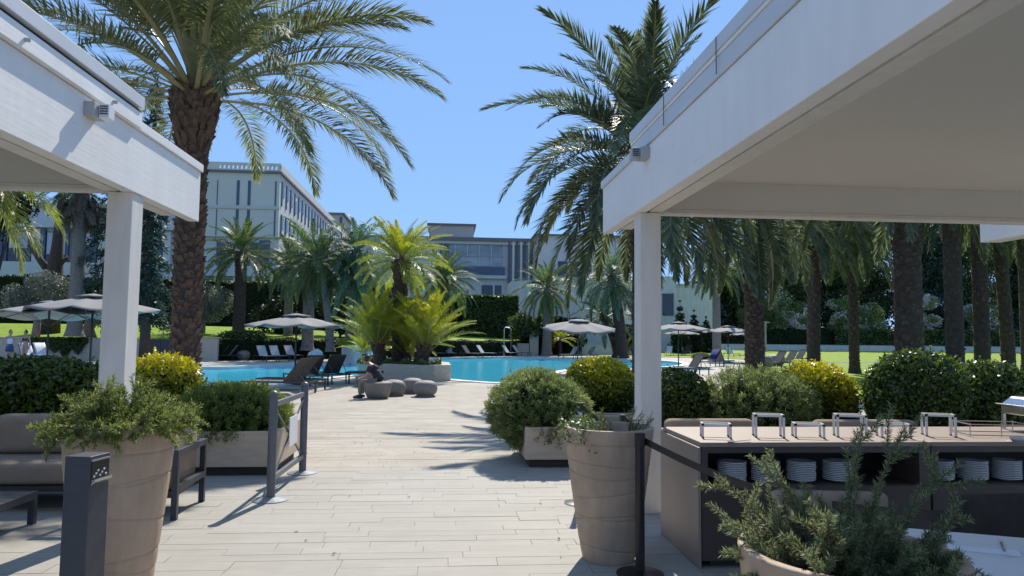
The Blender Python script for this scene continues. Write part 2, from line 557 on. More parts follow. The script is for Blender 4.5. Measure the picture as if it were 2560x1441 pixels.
def rng(seed):
    return np.random.default_rng(seed)


def leaf_cloud(P, N, size, aspect, r, jit=0.7, out=0.35, tint=None):
    n = len(P)
    nn = unit(N + jit * r.normal(size=(n, 3)))
    t = unit(np.cross(nn, r.normal(size=(n, 3))))
    ax = unit(t + out * N)
    w = unit(np.cross(nn, ax))
    L = size * r.uniform(0.6, 1.3, n)
    if tint is None:
        tint = r.beta(1.6, 2.4, n)
    return blades(P - ax * L[:, None] / 2, ax, w, L, L * aspect, tint, 0.5, lift=nn * (L * 0.08)[:, None])


def lumps(D, r, k=6, f=3.0):
    a = np.zeros(len(D))
    for i in range(k):
        w = unit(r.normal(size=3)) * f * (0.6 + 0.35 * i)
        a += np.sin(D @ w + r.uniform(0, 6.28)) / (1 + 0.5 * i)
    return a / 2.2


def shell(r, n, hx, hy, hz, p=2.0, lump=0.06, depth=0.12, zmin=-1.0, f=3.0, seed_lump=None):
    D = unit(r.normal(size=(n, 3)))
    D = D[D[:, 2] > zmin]
    s = (np.abs(D) ** p).sum(1) ** (-1 / p)
    lr = rng(seed_lump if seed_lump is not None else 5)
    lm = lumps(D, lr, f=f) + .35 * lumps(D, lr, k=8, f=f * 3.2)
    rad = s * (1 + lump * lm) * (1 - depth * r.random(len(D)) ** 1.5 + .10 * r.random(len(D)) ** 9)
    S = np.array([hx, hy, hz])
    P = D * rad[:, None] * S
    N = unit(np.sign(D) * np.abs(D) ** (p - 1) / S)
    return P, N


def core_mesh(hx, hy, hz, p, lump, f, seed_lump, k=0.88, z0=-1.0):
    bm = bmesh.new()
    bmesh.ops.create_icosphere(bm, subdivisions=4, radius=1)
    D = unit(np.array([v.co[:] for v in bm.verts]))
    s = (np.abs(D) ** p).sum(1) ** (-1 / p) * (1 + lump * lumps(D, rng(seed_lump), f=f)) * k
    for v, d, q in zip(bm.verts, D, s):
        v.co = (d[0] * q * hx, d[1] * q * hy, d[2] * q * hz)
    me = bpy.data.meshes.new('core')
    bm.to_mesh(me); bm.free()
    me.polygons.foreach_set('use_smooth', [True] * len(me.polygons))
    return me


def shrub(label, loc, hx, hy, hz, leaf, n, size, aspect=0.5, p=2.3, lump=0.06, depth=0.14, seed=1, group=None, needles=False,
          yellow=False, f=3.0, cat='shrub', name='shrub', zmin=-1.0, stem=0.0, jit=0.7):
    """clipped shrub: leaves through the outer shell over a dark twiggy heart; loc is the shrub's centre"""
    r = rng(seed)
    t = thing(name, label, cat, (loc[0], loc[1], loc[2] - hz - stem), 0, group)
    P, N = shell(r, n, hx, hy, hz, p, lump, depth, zmin, f, seed)
    P[:, 2] += hz + stem
    if needles:
        # tufts: sprays of needles round short shoots
        k = 26
        c = r.choice(len(P), max(60, len(P) // k), replace=False)
        C, NC = P[c], unit(N[c] + 0.35 * r.normal(size=(len(c), 3)) + np.array([0, 0, 0.35]))
        tl = r.uniform(.04, .10, len(c))
        tt = r.beta(1.6, 2.2, len(c))
        i = np.repeat(np.arange(len(c)), k)
        u = r.random(len(i))
        Q = C[i] + NC[i] * (tl[i] * (u - .35))[:, None] + r.normal(size=(len(i), 3)) * .012
        ax = unit(NC[i] * (.5 + .6 * u)[:, None] + .6 * r.normal(size=(len(i), 3)))
        W = unit(np.cross(ax, r.normal(size=Q.shape)))
        L = size * r.uniform(0.6, 1.3, len(Q))
        V, T = blades(Q, ax, W, L, L * aspect, np.clip(tt[i] * .65 + .45 * u * r.random(len(i)), 0, 1))
    else:
        tint = r.beta(1.5, 2.6, len(P))
        if yellow:
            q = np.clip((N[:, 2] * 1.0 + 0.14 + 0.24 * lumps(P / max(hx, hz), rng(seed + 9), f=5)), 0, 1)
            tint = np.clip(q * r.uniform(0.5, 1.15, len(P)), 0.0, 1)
        V, T = leaf_cloud(P, N, size, aspect, r, jit=jit, tint=tint)
        # stray new shoots standing out of the clipped surface
        c = r.choice(len(P), max(20, len(P) // 90), replace=False)
        c = c[N[c, 2] > -.3]
        k = 9
        d = unit(N[c] + .5 * r.normal(size=(len(c), 3)) + np.array([0, 0, .5]))
        i = np.repeat(np.arange(len(c)), k)
        Q = P[c][i] + d[i] * (np.tile(np.linspace(0, 1, k), len(c)) * r.uniform(.03, .13, len(c))[i])[:, None]
        V2, T2 = leaf_cloud(Q, d[i], size * .85, aspect, r, jit=.9, out=.7, tint=np.clip(tint[c][i] + .25, 0, 1))
        V = np.concatenate([V, V2]); T = np.concatenate([T, T2])
    quadmesh('foliage', V, T, leaf, t, 'stuff')
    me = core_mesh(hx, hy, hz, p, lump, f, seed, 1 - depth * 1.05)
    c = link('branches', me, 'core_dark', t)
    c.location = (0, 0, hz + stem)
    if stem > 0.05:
        obj('stem', MB().tube([(0, 0, 0), (0.01, 0, stem + hz * 0.5)], [0.05, 0.03], 8), 'twig', t)
    return t


# ---- palms
FROND = {}


def frond_mesh(name, e0, bend, mats, L=3.0, nl=70, lmax=0.42, w=0.03, vee=0.55, droop=0.25, seed=0, start=0.14, rach=0.035, dens=1.0, curl=0.0, tip_gold=0.0):
    r = random.Random(seed)
    n = 18
    pts = [Vector((0, 0, 0))]
    side = r.uniform(-0.12, 0.12)
    for i in range(n):
        t = (i + 0.5) / n
        e = e0 - bend * (t ** 1.35)
        d = Vector((math.cos(e), side * t * t + curl * t, math.sin(e))).normalized()
        pts.append(pts[-1] + d * (L / n))
    V = []; T = []; MI = []

    def at(t):
        x = min(max(t, 0), 0.9999) * n
        i = int(x)
        return pts[i].lerp(pts[i + 1], x - i), (pts[min(i + 1, n)] - pts[i]).normalized()
    # rachis: two crossed ribbons are too thin from the side, so a 4-sided tapering bar
    for i in range(n):
        a, b = pts[i], pts[i + 1]
        tn = (b - a).normalized()
        S = Vector((0, 1, 0)); N = S.cross(tn).normalized() * -1
        ra = rach * (1 - i / n) ** 0.8 * (1.6 if i == 0 else 1) + 0.004
        rb = rach * (1 - (i + 1) / n) ** 0.8 + 0.004
        q0 = [a - S * ra, a + N * ra * .5, a + S * ra, a - N * ra * .5]
        q1 = [b - S * rb, b + N * rb * .5, b + S * rb, b - N * rb * .5]
        for j in range(4):
            V += [q0[j], q0[(j + 1) % 4], q1[(j + 1) % 4], q1[j]]
            T += [0.5] * 4; MI.append(1)
    up = Vector((0, 0, 1))
    for sgn in (-1, 1):
        for k in range(nl):
            t = start + (1 - start) * (k + r.random() * 0.8) / nl
            p, tn = at(t)
            S = Vector((0, sgn, 0)); N = tn.cross(Vector((0, 1, 0))).normalized()
            if N.z < 0 and abs(e0) < 1.4:
                N = -N
            u = (t - start) / (1 - start)
            ang = R_(68 - 48 * u + r.uniform(-9, 9))
            vv = vee * (1 - 0.5 * u) + r.uniform(-0.35, 0.35)
            l = lmax * (math.sin(PI * (0.16 + 0.78 * u)) ** 0.7) * r.uniform(0.8, 1.1)
            d = (tn * math.cos(ang) + (S * math.cos(vv) + N * math.sin(vv)) * math.sin(ang)).normalized()
            dr = droop * (0.6 + 0.8 * r.random())
            d2 = (d - up * dr).normalized()
            wv = d.cross(N if abs(d.dot(N)) < 0.9 else S).normalized() * (w / 2) * r.uniform(0.8, 1.15)
            m1 = p + d * l * 0.42
            tip = m1 + d2 * l * 0.58
            tt = r.random() * 0.8 + tip_gold * u
            V += [p - wv * .45, p + wv * .45, m1 + wv, m1 - wv]; T += [tt] * 4; MI.append(0)
            V += [m1 - wv, m1 + wv, tip + wv * .08, tip - wv * .08]; T += [tt, tt, tt + .15, tt + .15]; MI.append(0)
    o = quadmesh('frond', np.array([tuple(v) for v in V]), np.array(T), mats, mi=MI)
    me = o.data
    bpy.data.objects.remove(o)
    return me


ELEV = [84, 72, 60, 48, 34, 18, 2, -16, -36, -58]


def frond_set(key, leaf, pet, L, bend=1.0, seed=0, **k):
    out = []
    for i, e in enumerate(ELEV):
        b = bend * (0.55 + 0.5 * min(1, (84 - e) / 60)) if e > 0 else bend * 0.85
        b = min(b, R_(e + 84)) if e < 20 else b
        out.append(frond_mesh(key + str(i), R_(e), b, [leaf, pet], L=L, seed=seed * 17 + i, **k))
    FROND[key] = out


def palm(label, x, y, z0, zc, key, nf, r0, r1, seed=0, lo=-40, hi=86, s=1.0, bark='bark', boot=None, nboot=0, bulge=1.25, lean=(0, 0), group='palms around the pool garden',
         cat='palm tree', dead=0, boots_len=0.16, smin=0.82, expo=.85):
    r = random.Random(seed)
    t = thing('palm_tree', label, cat, (x, y, z0), 0, group)
    H = zc - z0
    n = max(8, int(H / 0.28))
    prof = []

    def ctr(u):
        return lean[0] * u ** 1.6, lean[1] * u ** 1.6

    def rad(u):
        q = r0 * (1.0 + 0.35 * max(0, 1 - u * 12) ** 2) + (r1 - r0) * u
        q *= 1 + (bulge - 1) * max(0, min(1, (u - 0.80) / 0.12)) - (0.55 if u > 0.965 else 0) * max(0, (u - 0.965) / 0.035) * 0.7
        return q
    m = MB()
    NS = 18
    for i in range(n + 1):
        u = i / n
        cx, cy = ctr(u)
        for j in range(NS):
            a = 2 * PI * j / NS
            q = rad(u) * (1 + r.uniform(-0.035, 0.035))
            m.v.append((cx + q * math.cos(a), cy + q * math.sin(a), u * H))
    for i in range(n):
        for j in range(NS):
            m.f.append((i * NS + j, i * NS + (j + 1) % NS, (i + 1) * NS + (j + 1) % NS, (i + 1) * NS + j)); m.m.append(0)
    m.f.append(tuple(n * NS + j for j in range(NS))); m.m.append(0)
    obj('trunk', m, bark, t, smooth=True)
    if nboot:
        b = MB()
        for i in range(nboot):
            u = (i + 0.5) / nboot
            a = i * 2.39996 + r.uniform(-.12, .12)
            cx, cy = ctr(u)
            q = rad(u)
            z = u * H + r.uniform(-.06, .06)
            ca, sa = math.cos(a), math.sin(a)
            a += r.uniform(-.25, .25)
            wd = q * r.choice((.3, .42, .55)) * r.uniform(.8, 1.2)
            bl = boots_len * r.uniform(0.7, 1.25) * (1.5 if u > 0.8 else 1)
            bl *= r.choice((.45, .7, 1.0)) if u < .75 else 1
            th = 0.035 * r.uniform(.5, 2.0) * (1.6 if u > 0.8 else 1)
            c0 = Vector((cx + ca * q * .94, cy + sa * q * .94, z - bl * .5)); tn = Vector((-sa, ca, 0)); rd = Vector((ca, sa, 0))
            top = Vector((cx + ca * (q + th), cy + sa * (q + th), z + bl * .45))
            b.add([c0, c0 + tn * wd * .5 + Vector((0, 0, bl * .4)) + rd * th * .4, top + tn * wd * .32, top - tn * wd * .32, c0 - tn * wd * .5 + Vector((0, 0, bl * .4)) + rd * th * .4,
                   top - rd * th * 1.9 + tn * wd * .3 + Vector((0, 0, -.01)), top - rd * th * 1.9 - tn * wd * .3 + Vector((0, 0, -.01))],
                  [(0, 1, 2, 3, 4), (2, 5, 6, 3), (1, 5, 2), (3, 6, 4)])
        obj('leaf_bases', b, boot or 'boot', t, kind='stuff')
    cx, cy = ctr(1)
    fr = FROND[key]
    for i in range(nf):
        u = (i + 0.5) / nf
        e = hi + (lo - hi) * (u ** expo) + r.uniform(-6, 6)
        k = min(range(len(ELEV)), key=lambda q: abs(ELEV[q] - e))
        f = bpy.data.objects.new('frond', fr[k])
        col.objects.link(f)
        f.parent = t
        a = i * 2.39996 + r.uniform(-.25, .25)
        rr = rad(0.95) * 0.45 * min(1, u * 2)
        f.location = (cx + rr * math.cos(a), cy + rr * math.sin(a), H + 0.12 - 0.55 * u * rad(.9) * 2)
        f.rotation_euler = (r.uniform(-.25, .25), R_(-(e - ELEV[k])) * 0.7, a)
        q = s * r.uniform(smin, 1.06) * (1 if u > .12 else 0.8)
        f.scale = (q, q, q)
    for i in range(dead):
        f = bpy.data.objects.new('dead_frond', FROND['dead'][r.choice((8, 9))])
        col.objects.link(f); f.parent = t
        a = i * 2.39996
        f.location = (cx + (r1 + .05) * math.cos(a), cy + (r1 + .05) * math.sin(a), H - r.uniform(-.1, 1.3))
        f.rotation_euler = (r.uniform(-.3, .3), R_(r.uniform(-6, 14)), a)
        q = r.uniform(.6, 1.0); f.scale = (q, q, q)
    return t


def tubes_needles(paths, r, spacing, nl, nw, per=4, spread=1.0, tintb=(1.5, 2.2)):
    """needles all along a list of polylines (lists of Vectors)"""
    P = []; T = []
    for pth in paths:
        pts = np.array([tuple(p) for p in pth])
        seg = np.linalg.norm(np.diff(pts, axis=0), axis=1)
        cum = np.concatenate([[0], np.cumsum(seg)])
        m = max(2, int(cum[-1] / spacing))
        s = np.repeat(np.linspace(cum[-1] * 0.04, cum[-1], m), per)
        Q = np.stack([np.interp(s, cum, pts[:, k]) for k in range(3)], 1)
        s2 = np.minimum(s + 0.01, cum[-1]); s1 = np.maximum(s2 - 0.02, 0)
        D = unit(np.stack([np.interp(s2, cum, pts[:, k]) - np.interp(s1, cum, pts[:, k]) for k in range(3)], 1))
        P.append(Q); T.append(D)
    P = np.concatenate(P); T = np.concatenate(T)
    n = len(P)
    ax = unit(T * 0.75 + spread * unit(np.cross(T, r.normal(size=(n, 3)))))
    W = unit(np.cross(ax, r.normal(size=(n, 3))))
    L = nl * r.uniform(.6, 1.25, n)
    return blades(P + r.normal(size=(n, 3)) * .002, ax, W, L, nw * r.uniform(.7, 1.3, n), r.beta(*tintb, n), .4)


def rosemary(label, loc, branches, leaf, seed, nl=0.026, nw=0.0042, spacing=0.006, per=4, side=5, cat='rosemary plant', group=None, name='rosemary_plant'):
    """branches: list of (azimuth, start radius, lean out, length, droop)"""
    r = rng(seed)
    t = thing(name, label, cat, loc, 0, group)
    paths = []; m = MB()
    for az, r0, out, ln, dr in branches:
        d = Vector((math.cos(az) * out, math.sin(az) * out, 1.0)).normalized()
        p = Vector((math.cos(az) * r0, math.sin(az) * r0, 0))
        pth = [p.copy()]
        k = 9
        wob = Vector(tuple(r.normal(size=3) * .16))
        for i in range(k):
            d = (d + Vector((0, 0, -dr / k)) + wob / k + Vector(tuple(r.normal(size=3) * .07))).normalized()
            p = p + d * (ln / k)
            pth.append(p.copy())
        paths.append(pth[1:])
        m.tube(pth, [0.005 * (1 - .7 * i / k) for i in range(k + 1)], 4, cap=False)
        for q in range(side):
            i = int(r.integers(2, k))
            dd = (pth[i + 1] - pth[i]).normalized()
            e = (dd + Vector(tuple(unit(r.normal(size=3)) * .9)) + Vector((0, 0, .15))).normalized()
            l2 = ln * r.uniform(.16, .36)
            c = pth[i]; sp = [c.copy()]
            for _ in range(4):
                e = (e + dd * .12 + Vector(tuple(r.normal(size=3) * .09))).normalized(); c = c + e * (l2 / 4); sp.append(c.copy())
            paths.append(sp)
            m.tube(sp, 0.0018, 3, cap=False)
    V, T = tubes_needles(paths, r, spacing, nl, nw, per)
    quadmesh('foliage', V, T, leaf, t, 'stuff')
    obj('stems', m, 'twig', t, kind='stuff')
    return t


def skin_body(name, joints, edges, m, parent, sub=2):
    me = bpy.data.meshes.new(name)
    me.from_pydata([j[:3] for j in joints], edges, [])
    o = bpy.data.objects.new(name, me)
    col.objects.link(o)
    o.modifiers.new('skin', 'SKIN')
    for i, j in enumerate(joints):
        sv = me.skin_vertices[0].data[i]
        rr = j[3]
        sv.radius = rr if isinstance(rr, tuple) else (rr, rr)
        sv.use_root = i == 0
    ss = o.modifiers.new('sub', 'SUBSURF'); ss.levels = sub; ss.render_levels = sub
    dg = bpy.context.evaluated_depsgraph_get()
    m2 = bpy.data.meshes.new_from_object(o.evaluated_get(dg))
    bpy.data.objects.remove(o)
    m2.name = name
    m2.polygons.foreach_set('use_smooth', [True] * len(m2.polygons))
    m2.materials.clear()
    return link(name, m2, m, parent)

# ================================================================ the setting
POOL = [(-27, 31.5), (-18, 29.5), (-11, 25), (-7.6, 20.6), (-6.2, 21.0), (-5.3, 24.4), (-4.3, 29.5), (-2.6, 30.6), (0.3, 27.4), (0.75, 26.6), (2.1, 25.2), (3.9, 27.5), (4.6, 33.5), (6.8, 37.8), (9.8, 38.3), (12.4, 41), (14.4, 43.6), (16.0, 48),
        (16.4, 52), (14.5, 55.5), (10.8, 58.5), (7.8, 60.3), (3.9, 60.6), (1.0, 57.5), (-1.8, 54), (-4.2, 48.5), (-5.6, 43.6), (-7.0, 42.8), (-8.9, 41.8), (-10.0, 38.5), (-11.3, 36.6), (-12.9, 37.6), (-18, 38.5), (-27, 38)]


def chaikin(p, k=2):
    for _ in range(k):
        q = []
        for i in range(len(p)):
            a, b = p[i], p[(i + 1) % len(p)]
            q += [(a[0] * .75 + b[0] * .25, a[1] * .75 + b[1] * .25), (a[0] * .25 + b[0] * .75, a[1] * .25 + b[1] * .75)]
        p = q
    return p


POOL = chaikin(POOL, 2)


def offset(p, d):
    out = []
    n = len(p)
    for i in range(n):
        a, b = Vector(p[i - 1]), Vector(p[(i + 1) % n])
        t = (b - a).normalized()
        out.append((p[i][0] + t.y * d, p[i][1] - t.x * d))
    return out


_area = sum(POOL[i][0] * POOL[(i + 1) % len(POOL)][1] - POOL[(i + 1) % len(POOL)][0] * POOL[i][1] for i in range(len(POOL)))
if _area < 0:
    POOL = POOL[::-1]
RIM = offset(POOL, 0.42)


def sheet(name, outer, hole, z, m):
    bm = bmesh.new()
    for loop in (outer, hole):
        if not loop:
            continue
        vs = [bm.verts.new((x, y, z)) for x, y in loop]
        for i in range(len(vs)):
            bm.edges.new((vs[i], vs[(i + 1) % len(vs)]))
    bmesh.ops.triangle_fill(bm, use_beauty=True, use_dissolve=False, edges=bm.edges)
    for f in bm.faces:
        if f.normal.z < 0:
            f.normal_flip()
    me = bpy.data.meshes.new(name)
    bm.to_mesh(me); bm.free()
    return link(name, me, m, None, 'structure')


sheet('ground', [(-700, -300), (700, -300), (700, 1200), (-700, 1200)], POOL, -0.06, 'ground')
sheet('pool_deck', [(-60, 26.0), (-60, 11.52), (9, 11.52), (9, 12), (20.5, 49.5), (60, 49.5), (60, 51.5), (25.5, 51.5), (24, 62), (9, 66.5), (6.2, 66), (-14.7, 46.5), (-60, 46.5)], RIM, -0.004, 'deck')
cp = MB()
n = len(POOL)
cp.v = [(x, y, -0.3) for x, y in POOL] + [(x, y, 0.03) for x, y in POOL] + [(x, y, 0.03) for x, y in RIM] + [(x, y, -0.02) for x, y in RIM]
for i in range(n):
    j = (i + 1) % n
    for k in range(3):
        cp.f.append((k * n + i, k * n + j, (k + 1) * n + j, (k + 1) * n + i)); cp.m.append(0)
struct('pool_coping', cp, 'coping', fix=True)
pw = MB()
pw.v = [(x, y, -0.3) for x, y in POOL] + [(x, y, -1.4) for x, y in POOL]
pw.f = [(i, (i + 1) % n, n + (i + 1) % n, n + i) for i in range(n)] + [tuple(range(n, 2 * n))]; pw.m = [0] * (n + 1)
struct('pool_basin', pw, 'white_plaster')
sheet('pool_water', offset(POOL, -0.002), None, -0.12, 'water')
# lawns
struct('lawn', MB().add([(9.6, 11, .012), (70, 11, .012), (70, 49.4, .012), (20.8, 49.4, .012)], [(0, 1, 2, 3)]), 'grass')
struct('far_lawn', MB().add([(25.8, 51.7, .02), (110, 51.7, .02), (110, 107, .12), (10, 107, .12), (9.5, 67, .02), (24, 62.3, .02)], [(0, 1, 2, 3, 4, 5)]), 'grass')
FE = [(-70, 46.8), (-14.7, 46.8), (6.2, 66.3), (9.2, 67)]
struct('raised_lawn', MB().add([(x, y, 1.3) for x, y in FE] + [(-70, 58, 2.3), (-22, 58, 2.3), (2, 72, 1.7), (9.2, 73, 1.4), (-70, 95, 2.6), (-22, 95, 2.6), (2, 95, 2.2), (9.2, 95, 1.8)],
                               [(0, 1, 5, 4), (1, 2, 6, 5), (2, 3, 7, 6), (4, 5, 9, 8), (5, 6, 10, 9), (6, 7, 11, 10)]), 'grass', smooth=True)

# terrace: single pavers near the camera, the rest joined
terr = struct('terrace', MB().box(-60, 14, -16, 11.5, -0.35, -0.008), 'grout')
pr = random.Random(4)
PB = {}
for mname in ('paver_grey', 'paver_sand'):
    me = bpy.data.meshes.new('paver')
    b = MB().box(-.5, .5, -.5, .5, -.02, 0)
    me.from_pydata(b.v, [], b.f[1:]); me.materials.append(M[mname]); PB[mname] = me
rest = {'paver_grey': MB(), 'paver_sand': MB()}
y = -9.0
singles = 0
while y < 24.5:
    d = pr.choice((.12, .15, .15, .19)) if y < 12 else .15
    mname = 'paver_grey' if y < 9.05 else 'paver_sand'
    x0, x1 = (-12.0, 8.8) if y < 11.5 else (-5.4 if y > 22 else -7.0, 5.4)
    x = x0 - pr.random()
    while x < x1:
        ln = pr.choice((.35, .55, .75, .9, 1.2)) if y < 12 else pr.uniform(.8, 1.4)
        cx, cy = x + ln / 2, y + d / 2
        dz = pr.uniform(-.0015, .0015)
        j = .0032
        vis = 4.75 < y < 8.7 and -0.43 * cy < cx < 0.24 * cy and cx > -3.3
        if vis and singles < 298:
            o = bpy.data.objects.new('paver', PB[mname]); col.objects.link(o); o.parent = terr
            o.location = (cx, cy, dz); o.scale = (ln - j, d - j, 1); o.rotation_euler = (pr.uniform(-.002, .002), 0, 0)
            singles += 1
        else:
            k = rest[mname]
            if y < 11.5:
                k.box(cx - ln / 2 + j / 2, cx + ln / 2 - j / 2, y + j / 2, y + d - j / 2, -.03, dz)
            else:
                k.add([(cx - ln / 2 + j, y + j, .004 + dz), (cx + ln / 2 - j, y + j, .004 + dz), (cx + ln / 2 - j, y + d - j, .004 + dz), (cx - ln / 2 + j, y + d - j, .004 + dz)], [(0, 1, 2, 3)])
        x += ln
    y += d
for mname, k in rest.items():
    o = obj('paving', k, mname, terr, kind='stuff')

# ---------------------------------------------------------------- pavilions


def pavilion(label, side, xf, y_end, y_post, y_beam, zb, xin, yback=-3.5, width=5.2, fix_y=5.35, step_y=6.2):
    """side +1: roof spreads to +X (fascia faces -X); -1: mirrored"""
    t = thing('pavilion', label, 'pavilion', (0, 0, 0))
    s = side

    def bx(m, a, b, *q):
        a, b = xf + s * a, xf + s * b
        return m.box(min(a, b), max(a, b), *q)
    th = xin
    # fascia with two underside mouldings
    for off in (0, width):
        fb = bx(MB(), off + .003, off + th * .42, yback, y_end, zb, zb + .52)
        obj('fascia', fb, 'paint_white', t, bevel=.004)
        mo = bx(MB(), off + th * .42 + .03, off + th, yback, y_end - .32 if off == 0 else y_end, zb + .004, zb + .30)
        bx(mo, off + th * .42 + .001, off + th * .42 + .029, yback, y_end - .3, zb + .06, zb + .3)
        obj('inner_moulding', mo, 'paint_plain', t, bevel=.004)
    # cap over the free end, gutter band and metal flashing
    obj('end_cap', bx(MB(), -.02, th * .5, step_y - .05, y_end + .015, zb + .523, zb + .60), 'paint_white' if s < 0 else 'metal_sheet', t, bevel=.004)
    obj('gutter_band', bx(MB(), -.038 if s < 0 else -.012, th, yback, step_y, zb + .525, zb + .655), 'paint_white' if s < 0 else 'metal_sheet', t, bevel=.004)
    bl = bx(MB(), -.016 if s < 0 else -.02, th, yback, step_y - .01, zb + .657, zb + .683)
    obj('shadow_gap', bl, 'gap_dark' if s < 0 else 'paint_white', t)
    fl = bx(MB(), -.056 if s < 0 else -.03, width, yback, step_y - .004, zb + .685, zb + .785)
    obj('flashing', fl, 'metal_sheet', t, bevel=.004)
    for q in (2.2, 3.3, 4.45, 5.6):
        if s < 0:
            obj('peg', MB().tube([(xf + .038, q, zb + .585), (xf + .064, q, zb + .58)], .014, 8), 'fixture_grey', t)
        else:
            obj('seam', MB().box(xf - .0335, xf - .029, q, q + .006, zb + .53, zb + .78), 'gap_dark', t)
    # ceiling, end beam
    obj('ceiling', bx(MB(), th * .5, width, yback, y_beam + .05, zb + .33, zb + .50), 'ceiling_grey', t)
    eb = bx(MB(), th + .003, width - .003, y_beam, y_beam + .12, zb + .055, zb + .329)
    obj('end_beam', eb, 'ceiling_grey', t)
    tr = bx(MB(), th + .003, width - .003, y_beam - .02, y_beam + .10, zb + .004, zb + .026)
    bx(tr, th + .003, width - .003, y_beam - .006, y_beam + .125, zb + .03, zb + .052)
    obj('beam_trim', tr, 'paint_plain', t)
    # posts
    for off in (.02 if s < 0 else .05, width - .1):
        for yy in (y_post, yback + .1):
            obj('post', bx(MB(), off, off + .2, yy, yy + .22, -.02, zb - .001 + (.0 if off < 1 else 0)), 'paint_plain', t, bevel=.006)
    # small louvred light box on the outer face
    fx = MB()
    d = .15
    if s < 0:
        fx.box(xf - .003, xf + .07, fix_y, fix_y + .17, zb + .375, zb + .475)
    else:
        fx.box(xf - .07, xf + .003, fix_y, fix_y + .17, zb + .40, zb + .50)
    f = obj('light_box', fx, 'fixture_grey', t, bevel=.004)
    hx = xf + (.073 if s < 0 else -.143)
    obj('louvre_head', MB().box(hx, hx + .07, fix_y + .06, fix_y + .15, zb + (.375 if s < 0 else .40), zb + (.475 if s < 0 else .50)), 'sign_white' if s < 0 else 'fixture_grey', f, bevel=.003)
    lv = MB()
    for i in range(4):
        z = zb + (.40 if s < 0 else .425) + i * .018
        lv.box(hx + .008, hx + .062, fix_y + .056, fix_y + .0605, z, z + .009)
    obj('louvre', lv, 'gap_dark', f)
    return t


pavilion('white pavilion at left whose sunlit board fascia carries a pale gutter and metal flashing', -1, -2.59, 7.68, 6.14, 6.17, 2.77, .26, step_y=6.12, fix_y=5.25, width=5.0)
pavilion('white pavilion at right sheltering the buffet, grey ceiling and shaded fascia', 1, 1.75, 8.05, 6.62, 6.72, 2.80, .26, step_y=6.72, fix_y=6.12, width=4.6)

# ---------------------------------------------------------------- buildings
SC = 85 / 1800


def zy(y, Y):
    return A(1280, y + .0, Y).z


mb_ = thing('hotel_building', 'tall cream hotel block with a balustraded roof and slender window strips', 'building', (0, 0, 0))
X0, X1, Y0, Y1 = -29.2, -19.75, 85.0, 133.0
zt, zp, zw1, zband, zw2, zlow, zslab, zgr = 21.6, 20.4, 16.6, 16.3, 13.3, 12.9, 9.5, 8.3
obj('wall', MB().box(X0, X1, Y0, Y1, zlow, zp), 'facade_cream', mb_)
obj('lower_wall', MB().box(X0, X1, Y0 + .4, Y1, 0, zlow - .002), 'facade', mb_)
obj('floor_slab', MB().box(X0 - .3, X1 + .6, Y0 - .5, Y1, zgr, zslab), 'facade', mb_, bevel=.03)
obj('cornice', MB().box(X0 - .25, X1 + .25, Y0 - .25, Y1 + .2, zp + .002, zp + .25), 'roof_trim', mb_)
pa = MB().box(X0, X0 + 2.6, Y0 - .1, Y0 + .2, zp + .25, zt).box(X0 + 2.6, X1 + .1, Y0 - .1, Y0 + .2, zt - .28, zt).box(X0 + 2.6, X1 + .1, Y0 - .1, Y0 + .2, zp + .25, zp + .45)
pa.box(X1 - .2, X1 + .1, Y0 + .2, Y1, zp + .25, zt)
obj('parapet', pa, 'facade_cream', mb_)
bal = None
for i in range(14):
    x = X0 + 2.6 + (i + .35) * (X1 - X0 - 2.6) / 14
    if bal is None:
        bal = obj('baluster', MB().box(0, .28, Y0 - .08, Y0 + .18, zp + .45, zt - .28), 'facade_cream', mb_); bal.location.x = x
    else:
        c = bal.copy(); col.objects.link(c); c.location.x = x
for a, w in ((543, .09), (594.5, .32), (622.5, .32), (688.7, .16)):
    x = A(a, 500, Y0).x
    obj('recess_strip', MB().box(x - w / 2, x + w / 2, Y0 - .05, Y0 - .002, zw1, zp - .9), 'panel_blue', mb_)
    obj('recess_strip', MB().box(x - w / 2, x + w / 2, Y0 - .05, Y0 - .002, zlow + .1, zband - .2), 'panel_blue', mb_)
obj('string_course', MB().box(X0 - .08, X1 + .08, Y0 - .12, Y0 - .003, zband - .12, zband + .22), 'facade', mb_)
for a, b in ((538, 561), (587, 597), (614, 624), (645, 672)):
    obj('wall_panel', MB().box(A(a, 640, Y0).x, A(b, 640, Y0).x, Y0 + .3, Y0 + .39, zslab + .01, zlow - .3), 'panel_blue', mb_)
wproto = None
for a, b in ((565, 585), (598, 613), (625, 643)):
    w = obj('window', MB().box(A(a, 640, Y0).x, A(b, 640, Y0).x, Y0 + .28, Y0 + .38, zslab + 1.5, zlow - .6), 'window_dark', mb_)
    obj('apron', MB().box(A(a, 640, Y0).x, A(b, 640, Y0).x, Y0 + .2, Y0 + .36, zslab + .05, zslab + 1.4), 'facade_cream', w)
pr = random.Random(8)
